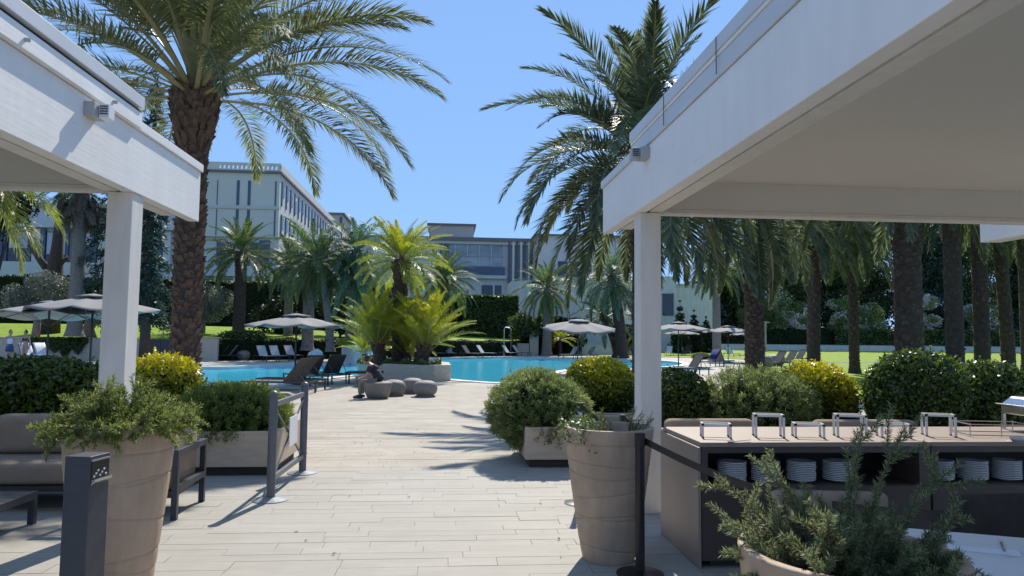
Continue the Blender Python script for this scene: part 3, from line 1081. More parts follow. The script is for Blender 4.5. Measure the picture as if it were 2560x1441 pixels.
# long side: bays of slim fins with dark windows
wins = []
for row, (za, zb_) in enumerate(((zw1 + .2, zp - .7), (zlow + .2, zband - .5))):
    fin = MB().box(X1 + .002, X1 + .12, 0, .26, za, zb_)
    wn_ = MB().box(X1 + .003, X1 + .06, .5, 1.35, za + (zb_ - za) * .42, zb_ - .15)
    f0 = w0 = None
    for i in range(20):
        yy = Y0 + 1.0 + i * 2.35
        if f0 is None:
            f0 = obj('fin', fin, 'panel_blue', mb_); w0 = obj('window', wn_, 'window_dark', mb_)
            f0.location.y = w0.location.y = yy
        else:
            for p in (f0, w0):
                c = p.copy(); col.objects.link(c); c.location.y = yy
                if p is w0:
                    c.location.z = pr.choice((0, 0, -.35, -.7))
for i in range(5):
    x = X0 + .4 + i * 2.1
    obj('column', MB().box(x, x + .35, Y0 - .2, Y0 + .15, 0, zgr - .002), 'facade_cream', mb_)
obj('ground_floor_glazing', MB().box(X0, X1, Y0 + .32, Y0 + .398, 0, zgr - .3), 'window_dark', mb_)
for a in (506, 513):
    x = A(a, 500, Y0 + 1).x
    obj('recess_strip', MB().box(x - .28, x + .1, Y0 + .5, Y0 + 1.2, zslab, zp - .4), 'panel_blue', mb_)

# lower wing to the left
wg = thing('hotel_wing', 'low grey hotel wing with blinds behind dark window frames, beyond the left pavilion', 'building')
WX0, WX1, WY = -75.0, -29.9, 86.5
obj('wall', MB().box(WX0, WX1, WY, WY + 14, 0, 16.5), 'facade', wg)
obj('floor_slab', MB().box(WX0, WX1, WY - 1.2, WY - .002, 7.4, 9.6), 'facade_cream', wg, bevel=.03)
obj('floor_slab', MB().box(WX0, WX1, WY - .8, WY - .002, 13.6, 14.6), 'facade', wg, bevel=.03)
obj('ground_floor_glazing', MB().box(WX0, WX1, WY - .06, WY - .003, 0, 7.2), 'window_dark', wg)
first = None
i = 0
x = -64.5
while x < WX1 - 3:
    bl = 1.1 + (i * 37 % 11) * .17
    w = obj('window', MB().box(x, x + 2.3, WY - .12, WY - .004, 9.7, 13.2), 'window_dark', wg)
    obj('blind', MB().box(x + .15, x + 2.15, WY - .16, WY - .122, 13.2 - bl, 13.1), 'blind', w)
    fr = MB().box(x - .28, x, WY - .3, WY - .005, 9.7, 13.5).box(x + 2.3, x + 2.58, WY - .3, WY - .005, 9.7, 13.5).box(x, x + 2.3, WY - .2, WY - .125, 10.5, 10.62)
    obj('frame', fr, 'panel_blue', w)
    if i % 2 == 0:
        obj('pier', MB().box(x + 2.75, x + 3.55, WY - .35, WY - .006, 9.7, 13.5), 'facade_cream', wg)
    x += 4.1 if i % 2 == 0 else 3.1
    i += 1
for i in range(14):
    x = -64 + i * 2.55
    obj('column', MB().box(x, x + .3, WY - .35, WY - .07, 0, 7.2), 'facade', wg)

bx_ = thing('roof_block', 'plain beige roof block seen past the end of the tall hotel block', 'building')
obj('wall', MB().box(-29, -20.2, 138, 150, 0, 24.6), 'facade_beige', bx_)
obj('roof_trim', MB().box(-29.3, -19.8, 137.6, 150.3, 24.602, 24.95), 'roof_trim', bx_)
obj('wall_strip', MB().box(-20.75, -20.19, 137.85, 137.998, 8, 24.2), 'panel_blue', bx_)

# central building
cb = thing('glazed_building', 'low grey building with a wide glazed upper window and vertical fins, behind the palms', 'building')
CY = 95.0
cx = lambda p: A(p, 650, CY).x
cz = lambda p: A(1250, p, CY).z
XL, XR = cx(905), cx(1345)
obj('wall', MB().box(XL, XR, CY, CY + 16, 0, cz(606)), 'facade', cb)
obj('roof_trim', MB().box(XL - .3, XR + .3, CY - .7, CY + 16.2, cz(606) + .002, cz(597)), 'roof_trim', cb)
obj('roof_fascia', MB().box(XL - .2, XR + .2, CY - .45, CY - .002, cz(613), cz(606)), 'facade', cb)
obj('spandrel', MB().box(cx(1122), cx(1262), CY - .25, CY - .003, cz(690), cz(669)), 'panel_blue', cb)
obj('floor_slab', MB().box(cx(1060), cx(1266), CY - .6, CY - .004, cz(698), cz(690) - .01), 'facade', cb)
edges_ = [1120, 1137, 1168, 1198, 1228, 1258]
for a, b in zip(edges_[:-1], edges_[1:]):
    for z0, z1 in ((668, 645), (644, 613)):
        w = obj('window', MB().box(cx(a) + .08, cx(b) - .08, CY - .12, CY - .005, cz(z0) + .05, cz(z1) - .05), 'window_pale', cb)
        obj('frame', MB().box(cx(b) - .08, cx(b) + .08, CY - .22, CY - .01, cz(z0), cz(z1)), 'frame_grey', w)
for a in (1100, 1110, 1118):
    obj('fin', MB().box(cx(a), cx(a) + .2, CY - .3, CY - .006, cz(668), cz(613)), 'panel_blue', cb)
for a, b in ((1205, 1233), (1236, 1255)):
    w = obj('window', MB().box(cx(a), cx(b), CY - .1, CY - .005, cz(760), cz(714)), 'window_dark', cb)
    obj('frame', MB().box(cx(b), cx(b) + .2, CY - .2, CY - .01, cz(760), cz(712)), 'facade_cream', w)
for i in range(10):
    x = cx(1270) + i * .52
    obj('fin', MB().box(x, x + .26, CY - .5 - .25 * (i % 2), CY - .007, cz(722), cz(606) - .01), 'facade_cream' if i % 2 else 'panel_blue', cb)
rb = thing('roof_plant_room', 'beige flat-topped plant room on the roof of the glazed building', 'building')
obj('wall', MB().box(cx(1070) , cx(1186), CY + 4, CY + 12, cz(606) + .35, cz(556)), 'facade_beige', rb)
obj('roof_trim', MB().box(cx(1064), cx(1192), CY + 3.8, CY + 12.2, cz(556) + .002, cz(553) + .12), 'roof_trim', rb)

# right continuation and white blocks
r2 = thing('grey_villa', 'grey two storey building with dark windows behind the drooping palm fronds', 'building')
x2 = lambda p: A(p, 650, 92.0).x
z2 = lambda p: A(1450, p, 92.0).z
obj('wall', MB().box(x2(1338), x2(1578), 92, 108, 0, z2(592)), 'facade', r2)
obj('roof_trim', MB().box(x2(1336), x2(1582), 91.6, 108.2, z2(592) + .002, z2(588)), 'roof_trim', r2)
for a in range(1395, 1570, 30):
    w = obj('window', MB().box(x2(a), x2(a + 22), 91.88, 91.996, z2(692), z2(655)), 'window_dark', r2)
    obj('pier', MB().box(x2(a + 24), x2(a + 28), 91.7, 91.99, z2(700), z2(600)), 'facade_cream', r2)
wv = thing('white_garden_building', 'curved white garden building with a pale sloping roof, behind the small palms', 'building')
YV = 76.0
xv = lambda p: A(p, 760, YV).x
zv = lambda p: A(1450, p, YV).z
arc = [(xv(1285), YV + 3.2), (xv(1345), YV + 1.2), (xv(1420), YV), (xv(1500), YV + .2), (xv(1590), YV + 1.6), (xv(1590), YV + 9), (xv(1285), YV + 9)]
obj('wall', MB().prism(arc, 0, zv(700)), 'white_plaster', wv)
obj('roof', MB().add([(xv(1410), YV - .6, zv(700) + .01), (xv(1600), YV + 1, zv(702) + .01), (xv(1600), YV + 8, zv(688)), (xv(1420), YV + 8, zv(684)), (xv(1410), YV - .6, zv(697)), (xv(1600), YV + 1, zv(699)), (xv(1600), YV + 8, zv(685)), (xv(1420), YV + 8, zv(681))],
                     [(0, 1, 2, 3), (4, 5, 6, 7), (0, 1, 5, 4), (1, 2, 6, 5), (2, 3, 7, 6), (3, 0, 4, 7)]), 'facade_cream', wv, fix=True)
wr = thing('white_annexe', 'white annexe with one blue window, right of the pavilion post', 'building')
xr = lambda p: A(p, 760, 88.0).x
zr = lambda p: A(1700, p, 88.0).z
obj('wall', MB().box(xr(1640), xr(1690), 88, 98, 0, zr(692)).box(xr(1690) + .002, xr(1800), 90, 99, 0, zr(706)), 'white_plaster', wr)
w = obj('window', MB().box(xr(1656), xr(1683), 87.9, 87.998, zr(790), zr(735)), 'window_dark', wr)
obj('frame', MB().box(xr(1683), xr(1685), 87.8, 87.996, zr(790), zr(733)), 'frame_grey', w)
obj('roof_trim', MB().box(xr(1690) + .01, xr(1800), 89.7, 89.998, zr(712), zr(707)), 'frame_grey', wr)

# ---------------------------------------------------------------- garden walls, gate


def wall(label, x0, x1, y0, y1, z1, m, cope=None, z0=-.05, cat='wall', rz=0):
    t = thing('garden_wall', label, cat)
    obj('wall_body', MB().box(x0, x1, y0, y1, z0, z1, rz=rz), m, t, bevel=.015)
    obj('coping', MB().box(x0 - .04, x1 + .04, y0 - .04, y1 + .04, z1 + .002, z1 + .06, rz=rz), cope or m, t, bevel=.01)
    return t


YW = 45.4
xw = lambda p: A(p, 860, YW).x
wall('long beige garden wall partly hung with ivy, behind the two women', -60, xw(364), YW, YW + .35, 1.28, 'travertine')
wall('short travertine wall between the dark gate and the clipped hedge', xw(436), xw(543), YW, YW + .35, 1.38, 'travertine')
gt = thing('garden_gate', 'dark grey solid gate in the beige wall beside the big palm trunk', 'gate')
obj('gate_leaf', MB().box(xw(366) , xw(400), YW + .08, YW + .14, .05, 1.3), 'dark_metal', gt, bevel=.01)
obj('gate_leaf', MB().box(xw(400) + .015, xw(434), YW + .08, YW + .14, .05, 1.3), 'dark_metal', gt, bevel=.01)
YS = 65.0
xs = lambda p: A(p, 860, YS).x
wall('low stepped travertine wall behind the pair of pale loungers', xs(1270), xs(1323) - .01, YS, YS + .4, 1.05, 'travertine')
wall('tall travertine end pier beside the stepped low wall', xs(1323) + .05, xs(1346), YS - .1, YS + .5, 2.25, 'travertine')
wall('long white boundary wall at the back of the bright lawn', 12, 110, 107.4, 107.8, .95, 'white_plaster')
wall('white kerb wall with low planting below the white garden building', xs(1480), xs(1600), 70, 70.4, .9, 'white_plaster')
struct('path', MB().box(22, 80, 49.42, 49.48, -.05, .03).box(26, 80, 51.52, 51.6, -.05, .04), 'coping')

# ---------------------------------------------------------------- hedges


def hedge(label, a, b, wd, z0, z1, leaf, n, size, seed, top=None, jit=.6, cat='hedge', group='clipped hedges'):
    r = rng(seed)
    a, b = np.array(a, float), np.array(b, float)
    L = np.linalg.norm(b - a)
    d = (b - a) / L
    nrm = np.array([d[1], -d[0]])
    t = thing('hedge', label, cat, (0, 0, 0), 0, group)
    obj('branches', MB().box(0, L, -wd / 2 + .12, wd / 2 - .12, z0, z1 - .14), 'core_dark', t)
    c = kids(t)[0]
    c.location = (a[0], a[1], 0); c.rotation_euler = (0, 0, math.atan2(d[1], d[0]))
    H = z1 - z0
    fr = r.random(n)
    topm = fr < wd / (wd + H) * 1.1
    u = r.uniform(0, L, n)
    lum = .09 * np.sin(u * 1.7 + seed) + .07 * np.sin(u * 3.9)
    P = np.empty((n, 3)); N = np.empty((n, 3))
    sgn = np.where(r.random(n) < .85, 1.0, -1.0)
    v = np.where(topm, r.uniform(-wd / 2, wd / 2, n), sgn * (wd / 2 - .12 * r.random(n) + .04 * np.sin(u * 2.3)))
    zz = np.where(topm, z1 - .12 * r.random(n) + lum, z0 + H * r.random(n))
    P[:, 0] = a[0] + d[0] * u + nrm[0] * v; P[:, 1] = a[1] + d[1] * u + nrm[1] * v; P[:, 2] = zz
    N[:, 0] = np.where(topm, 0, nrm[0] * sgn); N[:, 1] = np.where(topm, 0, nrm[1] * sgn); N[:, 2] = np.where(topm, 1, .15)
    tint = r.beta(1.5, 2.5, n)
    V, T = leaf_cloud(P, N, size, .55, r, jit=jit, tint=tint)
    quadmesh('foliage', V, T, leaf, t, 'stuff')
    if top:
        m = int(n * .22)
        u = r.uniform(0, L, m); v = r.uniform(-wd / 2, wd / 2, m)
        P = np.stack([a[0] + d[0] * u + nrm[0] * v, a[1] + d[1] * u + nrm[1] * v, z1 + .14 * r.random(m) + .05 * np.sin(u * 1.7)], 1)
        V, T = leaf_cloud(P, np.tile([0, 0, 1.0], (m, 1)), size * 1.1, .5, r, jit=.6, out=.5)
        quadmesh('sunlit_top_leaves', V, T, top, t, 'stuff')  # sun on the hedge top is put into the paler colour of these leaves
    return t


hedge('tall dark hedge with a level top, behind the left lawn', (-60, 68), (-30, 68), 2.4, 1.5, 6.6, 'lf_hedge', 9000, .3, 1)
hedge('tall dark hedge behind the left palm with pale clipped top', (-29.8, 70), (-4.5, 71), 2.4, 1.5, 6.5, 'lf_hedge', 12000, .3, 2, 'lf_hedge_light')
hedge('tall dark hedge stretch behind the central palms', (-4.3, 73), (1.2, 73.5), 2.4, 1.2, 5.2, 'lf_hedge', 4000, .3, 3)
hedge('thick hedge with a sunlit leafy top in front of the glazed building', (1.4, 73), (7.0, 73.5), 2.6, 1.2, 5.7, 'lf_box_dark', 5000, .32, 4, 'lf_hedge_light')
hedge('low clipped hedge running from the beige wall to the central palms', (-14.5, 46.3), (-5.0, 55.0), 1.0, -.05, 1.35, 'lf_hedge', 9000, .11, 5)
hedge('low dark hedge behind the far row of loungers', (-4.9, 55.2), (6.0, 65.2), 1.0, -.05, 1.3, 'lf_hedge', 8000, .12, 6)
hedge('long dark boundary hedge above the white wall at the back of the lawn', (14, 109.2), (60, 109.2), 2.2, 0, 3.3, 'lf_hedge', 14000, .34, 7)
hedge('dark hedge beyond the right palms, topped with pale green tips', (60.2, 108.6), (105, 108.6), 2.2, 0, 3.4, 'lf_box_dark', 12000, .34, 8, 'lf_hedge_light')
hedge('dark clipped screen beside the stepped wall', (7.2, 69.5), (12.8, 70), 1.6, 0, 3.6, 'lf_hedge', 4000, .24, 9)
# mound of lit lawn shrub at the end of the low hedge
shrub('bright green mounded shrub lying on top of the low hedge', (A(600, 826, 49).x, 49.6, 1.5), 1.5, 1.0, .42, 'lf_hedge_light', 4000, .12, .5, seed=31, lump=.03)

# ================================================================ palms and trees
frond_set('near', 'fr_near', 'petiole', 5.0, bend=1.25, seed=1, nl=125, lmax=.70, w=.032, vee=.5, droop=.30, rach=.05, start=.25, curl=.1)
frond_set('dark', 'fr_dark', 'petiole', 4.4, bend=1.35, seed=2, nl=92, lmax=.66, w=.056, vee=.6, droop=.16, rach=.045, start=.16)
frond_set('mid', 'fr_mid', 'petiole', 3.2, bend=.95, seed=3, nl=70, lmax=.46, w=.05, vee=.6, droop=.12, rach=.05)
frond_set('gold', 'fr_gold', 'petiole_gold', 2.4, bend=.85, seed=4, nl=100, lmax=.44, w=.024, vee=.6, droop=.25, rach=.026, tip_gold=.5)
frond_set('blue', 'fr_blue', 'petiole', 2.6, bend=1.2, seed=5, nl=56, lmax=.44, w=.045, vee=.5, droop=.3, rach=.035)
frond_set('bright', 'fr_bright', 'petiole', 2.6, bend=1.1, seed=6, nl=56, lmax=.6, w=.035, vee=.4, droop=.5, rach=.03)
frond_set('dead', 'fr_dead', 'twig', 1.9, bend=.7, seed=7, nl=40, lmax=.55, w=.06, vee=.3, droop=.9, rach=.03, start=.35)


def px_palm(label, px, pbase, Y, pcrown, key, nf, r0, r1, z0=None, **k):
    c = A(px, pcrown, Y)
    return palm(label, c.x, Y, 0.0 if z0 is None else z0, c.z, key, nf, r0, r1, **k)


px_palm('tall feathery date palm with a thick scaly trunk, right behind the left pavilion', 490, 960, 14.6, 215, 'near', 66, .265, .27, seed=21, lo=10, hi=86, s=1.02, bulge=1.55, boot='boot', nboot=620, boots_len=.22)
px_palm('dark drooping date palm whose trunk is hidden by the right pavilion post', 1606, 900, 19.5, 388, 'dark', 80, .30, .27, seed=22, lo=-44, hi=88, s=1.1, expo=1.0, bark='bark_dark', boot='boot_dark', nboot=300)
# right-hand row on the lawn
RP = [('dark palm trunk on the lawn nearest the right pavilion post', 1882, 24.5, 512, .33, 41), ('slender dark palm second from the right pavilion post', 2027, 32, 540, .29, 42),
      ('thin palm with a flared foot standing alone between two round shrubs', 2128, 34.5, 560, .24, 43), ('massive rough palm trunk with brown leaf stubs behind the big round shrub', 2258, 19.5, 330, .37, 44),
      ('stout dark palm just right of the massive rough trunk', 2372, 27, 400, .33, 45), ('tall dark palm standing between the stout palm and the leaning one', 2440, 29, 450, .31, 46),
      ('dark palm leaning slightly left beneath the white beam end', 2505, 31, 470, .28, 47), ('dark palm at the far right edge of the lawn', 2552, 36, 500, .28, 48)]
for lab, p, Y, pc, rr, sd in RP:
    px_palm(lab, p, 0, Y, pc - 20, 'dark', 44, rr * 1.02, rr * .9, z0=0, seed=sd, lo=-54, hi=66, s=.92, bark='bark_dark', boot='boot_dark', nboot=420 if Y < 25 else 220, group='palms in a row on the right lawn', boots_len=.2, lean=((-.5, 0) if sd in (47,) else (.25, 0) if sd == 42 else (0, 0)))
px_palm('small bright palm between the white annexe and the dark trunks', 1790, 0, 57, 668, 'mid', 34, .36, .28, seed=49, lo=-50, hi=85, s=1.0, bark='bark_grey', group='palms in a row on the right lawn')
# middle distance
px_palm('dark green palm on the raised lawn before the hotel block', 604, 0, 52, 628, 'mid', 52, .42, .36, z0=1.6, seed=51, lo=-40, hi=86, s=1.0, bark='bark', boot='boot', nboot=90)
MP = [('bluish palm leaning behind the parasol, left of the palm group', 775, 50, 640, 'blue', .40, 52, 1.35, (0, 0)), ('green palm with a thin leaning trunk behind the parasol', 832, 47, 655, 'mid', .27, 53, .95, (-.9, 0)),
      ('bluish palm rising highest in the group left of the golden palm', 880, 48, 625, 'blue', .34, 54, 1.3, (.3, 0)), ('bluish green palm low in the group left of the golden palm', 908, 47.5, 690, 'blue', .30, 55, 1.15, (-.5, 0)),
      ('shadowy palm at the back of the group near the hotel block', 725, 55, 660, 'mid', .34, 57, .95, (0, 0))]
for lab, p, Y, pc, key, rr, sd, s_, ln in MP:
    px_palm(lab, p, 0, Y, pc, key, 46, rr, rr * .85, z0=.6, seed=sd, lo=-55, hi=86, s=s_, bark='bark_grey', lean=ln, boot='boot_dark', nboot=60)
px_palm('dark glossy palm between the golden palm and the glazed building', 1112, 0, 63, 695, 'mid', 54, .36, .28, z0=.2, seed=58, lo=-50, hi=86, s=1.12, bark='bark_dark')
px_palm('dark green palm behind the grey parasol, in front of the curved white building', 1368, 0, 64.5, 720, 'mid', 50, .46, .28, z0=0, seed=59, lo=-55, hi=86, s=1.14, bark='bark_grey')
px_palm('bluish palm leaning beside the right pavilion post', 1555, 0, 59.5, 690, 'blue', 50, .5, .42, z0=0, seed=60, lo=-55, hi=86, s=1.5, bark='bark_dark', lean=(-.9, 0))
px_palm('short bluish palm with arching fronds above the grey parasol', 1548, 0, 62, 790, 'blue', 40, .55, .42, z0=0, seed=61, lo=-30, hi=84, s=1.3, bark='bark_dark', lean=(-1.4, 0))
# island cluster
px_palm('tallest golden green palm on the pool island', 1003, 0, 29.0, 648, 'gold', 48, .30, .27, z0=.5, seed=62, lo=-30, hi=86, s=.92, bark='bark_dark', boot='boot', nboot=170, group='golden palms on the pool island', boots_len=.2)
px_palm('shorter golden palm leaning left on the pool island', 952, 0, 28.3, 858, 'gold', 36, .25, .25, z0=.5, seed=63, lo=42, hi=88, s=.95, bark='bark_dark', boot='boot', nboot=40, group='golden palms on the pool island', lean=(-.15, 0))
px_palm('shorter golden palm leaning right on the pool island', 1052, 0, 27.6, 862, 'gold', 36, .28, .27, z0=.5, seed=64, lo=36, hi=88, s=.95, bark='bark_dark', boot='boot', nboot=60, group='golden palms on the pool island', lean=(.2, 0))
px_palm('small golden palm shoot in the middle of the pool island', 1018, 0, 28.8, 880, 'gold', 26, .18, .18, z0=.5, seed=65, lo=20, hi=88, s=.85, bark='bark_dark', group='golden palms on the pool island')
px_palm('young golden palm tuft at the left end of the pool island', 912, 0, 33, 885, 'gold', 16, .12, .12, z0=.4, seed=66, lo=20, hi=88, s=.6, bark='bark_dark', group='golden palms on the pool island')
# left
px_palm('bright feathery palm hanging into view under the left pavilion beam', -120, 0, 14.5, 400, 'bright', 40, .22, .2, seed=67, lo=-40, hi=84, s=.85, bark='bark_grey')
px_palm('grey trunked fan palm wearing a skirt of dead brown fronds', 205, 0, 45, 470, 'mid', 30, .42, .34, z0=1.4, seed=68, lo=-30, hi=84, s=.9, bark='bark_grey', dead=60)


def limb_tree(label, base, segs, m, cat='tree', crown=None, group=None):
    t = thing('tree', label, cat, base, 0, group)
    first = True
    for pts, rr in segs:
        obj('trunk' if first else 'limb', MB().tube(pts, rr, 10), m, t, smooth=True)
        first = False
    return t


b = A(133, 700, 50)
tt = limb_tree('bare dark tree trunk with lopped branch stubs, left of the pavilion post', (b.x, 50, 1.3),
               [([(0, 0, 0), (0, 0, 2.2), (.05, 0, 4.2), (.15, 0, 6), (.3, 0, 9.5)], [.6, .5, .52, .36, .24]), ([(0, 0, 4.0), (-.8, 0, 5.0), (-1.6, 0, 6.1)], [.28, .22, .14]),
                ([(0, 0, 4.2), (.5, 0, 5.0), (.8, .2, 5.4)], [.2, .15, .12]), ([(.05, 0, 3.2), (.5, 0, 3.35), (.6, 0, 3.7)], [.16, .13, .12]), ([(-.1, 0, 2.6), (-.55, 0, 2.8)], [.15, .12])], 'bark_dark')


def blob_tree(label, loc, blobs, leaf, n, size, seed, trunk_r=.3, bark='bark_dark', cat='tree', group=None, aspect=.55, name='tree', flat=1.0, flowers=None):
    """crown from clumps: (dx,dy,z,r) relative to the trunk foot"""
    r = rng(seed)
    t = thing(name, label, cat, loc, 0, group)
    tb = MB()
    zc = np.mean([q[2] for q in blobs])
    tb.tube([(0, 0, -.05), (.06, 0, zc * .35), (-.05, .05, zc * .8)], [trunk_r * 1.25, trunk_r, trunk_r * .6], 10)
    obj('trunk', tb, bark, t, smooth=True)
    lm = MB()
    Ps = []; Ns = []
    tot = sum(q[3] ** 2 for q in blobs)
    for dx, dy, z, rad in blobs:
        lm.tube([(0, 0, zc * .45), (dx * .5, dy * .5, (zc * .5 + z) / 2), (dx, dy, z)], [trunk_r * .5, trunk_r * .3, trunk_r * .1], 6)
        m = int(n * rad ** 2 / tot)
        P, N = shell(r, m, rad, rad, rad * .8 * flat, 2.0, .22, .45, -1, 3.0, int(seed + dx * 7 + z))
        Ps.append(P + np.array([dx, dy, z])); Ns.append(N)
    obj('limb', lm, bark, t, smooth=True)
    P = np.concatenate(Ps); N = np.concatenate(Ns)
    V, T = leaf_cloud(P, N, size, aspect, r, jit=.9)
    quadmesh('crown', V, T, leaf, t, 'stuff')
    if flowers:
        m = int(len(P) * flowers * 2)
        k = r.choice(len(P), m, p=None)
        k = k[lumps(unit(P[k] - P.mean(0)), rng(seed + 1), f=7) > .1]
        V, T = leaf_cloud(P[k] + N[k] * size * .25, N[k], size * .85, .9, r, jit=.5)
        quadmesh('blossom', V, T, 'lf_flower', t, 'stuff')
    return t


def rnd_blobs(seed, w, h0, h1, n, rr):
    r = random.Random(seed)
    return [(r.uniform(-w, w), r.uniform(-w, w) * .7, r.uniform(h0, h1), rr * r.uniform(.7, 1.2)) for _ in range(n)]


# trees behind the right lawn
TR = [(1700, 120, 'dense dark tree behind the white annexe'), (1800, 122, 'dark leafy tree rising behind the first dark palm trunk'), (1905, 118, 'broad green tree behind the lamp post on the lawn'), (1990, 124, 'tall dark tree between the second and third palms'),
      (2075, 120, 'shaded tree behind the thin flared palm'), (2165, 126, 'dark spreading tree left of the massive trunk'), (2320, 122, 'mid green tree right of the massive trunk'), (2415, 120, 'dark tree in the gap beside the stout palm'),
      (2510, 126, 'tall dark tree behind the leaning palm'), (2600, 122, 'dark tree at the far right end of the boundary hedge')]
for i, (p, Y, lab) in enumerate(TR):
    x = A(p, 800, Y).x
    tall = 21 + (i * 53 % 7) if i not in (0, 1) else 7.5
    if i == 1: tall = 13
    blob_tree(lab, (x, Y, 0), rnd_blobs(70 + i, 4.4, 1.6, tall, 32, 3.1), 'lf_tree' if i % 3 else 'lf_tree_blue', 24000, .52, 70 + i, .4, group='trees along the back of the right lawn')
OL = [(1880, 113, 4.6, .0, 'bright green round shrub behind the lamp post', 'lf_flowershrub'), (1935, 112, 5.0, .15, 'big green oleander left of the second palm trunk', 'lf_flowershrub'), (1992, 112, 4.2, .9, 'white flowering oleander left of the second palm trunk', 'lf_flowershrub'),
      (2108, 112, 4.8, .9, 'tall white flowering oleander left of the thin palm', 'lf_flowershrub'), (2165, 112, 3.8, .4, 'sparse flowering oleander right of the thin palm', 'lf_flowershrub'), (2305, 112, 5.0, .9, 'white flowering oleander between the massive and stout palms', 'lf_flowershrub'), (2455, 112, 4.0, .5, 'pale oleander between the tall dark palms', 'lf_flowershrub')]
for i, (p, Y, h, fl, lab, lf) in enumerate(OL):
    x = A(p, 800, Y).x
    blob_tree(lab, (x, Y, 0), [(dx, dy * .6, z + 1.2, q) for dx, dy, z, q in rnd_blobs(90 + i, 2.0, .6, h * 1.45, 12, 1.6)], lf, 8000, .28, 90 + i, .12, cat='shrub', name='flowering_shrub', group='shrubs along the back of the lawn', flowers=fl * 1.6 if fl else None)
for i, (p, Y, h, lab) in enumerate(((1700, 80, 6.0, 'dark conical conifer shrub before the white annexe'), (1735, 82, 5.0, 'dark conifer shrub right of the white annexe window'), (1765, 84, 4.3, 'low dark conifer shrub behind the right parasols'))):
    x = A(p, 800, Y).x
    blob_tree(lab, (x, Y, 0), [(0, 0, z, 1.4 * (1.1 - z / h)) for z in np.linspace(.8, h, 7)], 'lf_hedge', 4000, .26, 110 + i, .12, cat='shrub', name='conifer_shrub')
# olives and conifers at left
b = A(45, 740, 44); blob_tree('silvery olive bush at the far left above the parasols', (b.x, 46, 1.3), [(dx, dy, z, q) for dx, dy, z, q in rnd_blobs(121, 1.5, 1.5, 3.6, 9, .95)], 'lf_olive', 7000, .2, 121, .2, 'bark_grey', cat='olive tree', aspect=.3, name='olive_tree')
b = A(392, 740, 44); blob_tree('silvery olive bush between the left post and the big palm', (b.x, 52, 1.3), [(dx, dy, z, q) for dx, dy, z, q in rnd_blobs(122, 1.2, 1.5, 3.9, 9, 1.0)], 'lf_olive', 7000, .2, 122, .2, 'bark_grey', cat='olive tree', aspect=.3, name='olive_tree')
b = A(62, 800, 40); limb_tree('gnarled grey olive trunk behind the two women', (b.x, 47, 1.2), [([(0, 0, 0), (-.1, 0, .7), (.1, 0, 1.2), (.5, 0, 2.2)], [.45, .33, .36, .16]), ([(0, 0, 1.1), (-.5, 0, 2.2)], [.26, .12])], 'bark_grey')


def conifer(label, loc, h, w, n, seed, leaf='lf_tree_blue'):
    r = rng(seed)
    t = thing('conifer_tree', label, 'conifer', loc)
    obj('trunk', MB().tube([(0, 0, 0), (0, 0, h * .5), (.05, 0, h)], [.3, .2, .04], 8), 'bark_dark', t, smooth=True)
    lm = MB(); P = []; N = []
    k = int(h * 4.2)
    for i in range(k):
        z = h * (.16 + .83 * i / k)
        a = i * 2.4
        L = w * (1.05 - z / h) ** .7 * r.uniform(.55, 1.1)
        d = np.array([math.cos(a), math.sin(a), .1])
        pts = [np.array([0, 0, z]) + d * L * q + np.array([0, 0, -.5 * L * q * q]) for q in (0, .35, .7, 1.0)]
        lm.tube([tuple(p) for p in pts], [.05, .035, .02, .008], 4, cap=False)
        m = int(n * L / (w * k) * 2)
        u = r.uniform(.15, 1.05, m)
        Q = np.array([0, 0, z]) + d * (L * u)[:, None] + np.array([0, 0, -1]) * (.5 * L * u * u)[:, None]
        Q += r.normal(size=(m, 3)) * np.array([.16, .16, .06]) * (0.5 + L * .3)
        Q[:, 2] -= np.abs(r.normal(size=m)) * .18
        P.append(Q); N.append(np.tile(d * .6 + np.array([0, 0, -.5]), (m, 1)))
    obj('limb', lm, 'bark_dark', t)
    P = np.concatenate(P); N = unit(np.concatenate(N))
    ax = unit(N + .6 * r.normal(size=N.shape)); W = unit(np.cross(ax, r.normal(size=N.shape)))
    V, T = blades(P, ax, W, .30 * r.uniform(.6, 1.3, len(P)), .085, r.beta(1.5, 2.5, len(P)))
    quadmesh('crown', V, T, leaf, t, 'stuff')


b = A(392, 200, 40); conifer('drooping blue green cedar behind the left pavilion roof', (b.x, 40, 0), b.z + .3, 1.35, 8500, 131)
b = A(322, 200, 46); conifer('second cedar showing just above the left pavilion flashing', (b.x, 46, 0), b.z, 3.0, 12000, 132)
b = A(20, 560, 40); blob_tree('dark leafy tree at the far left under the pavilion ceiling', (b.x - 1.2, 41, 0), rnd_blobs(133, 1.0, 7.0, 9.0, 6, 1.0), 'lf_hedge', 2500, .3, 133, .22)
# dark broad leaf mass under the palms
UN = [(690, 58, 2.4, 'dark shrub below the shadowy palm near the hotel block'), (850, 58, 3.4, 'shaded shrub mass beneath the bluish palms'), (960, 60, 3.2, 'dark shrub behind the pool island palms'), (1330, 66, 3.0, 'glossy big leaved shrub beside the small dark palm'), (1405, 70, 2.6, 'low shrub under the grey parasol'), (1600, 72, 2.2, 'low dark shrub at the foot of the white kerb wall')]
for i, (p, Y, h, lab) in enumerate(UN):
    x = A(p, 800, Y).x
    blob_tree(lab, (x, Y, 1.0 if i < 3 else 0), [(dx, dy, z + .4, q) for dx, dy, z, q in rnd_blobs(140 + i, 1.6, .4, h, 8, 1.1)], 'lf_hedge' if i != 3 else 'lf_tree', 3500, .28 if i != 3 else .5, 140 + i, .1, cat='shrub', name='garden_shrub', group='shrubs under the middle palms', aspect=.55 if i != 3 else .3)
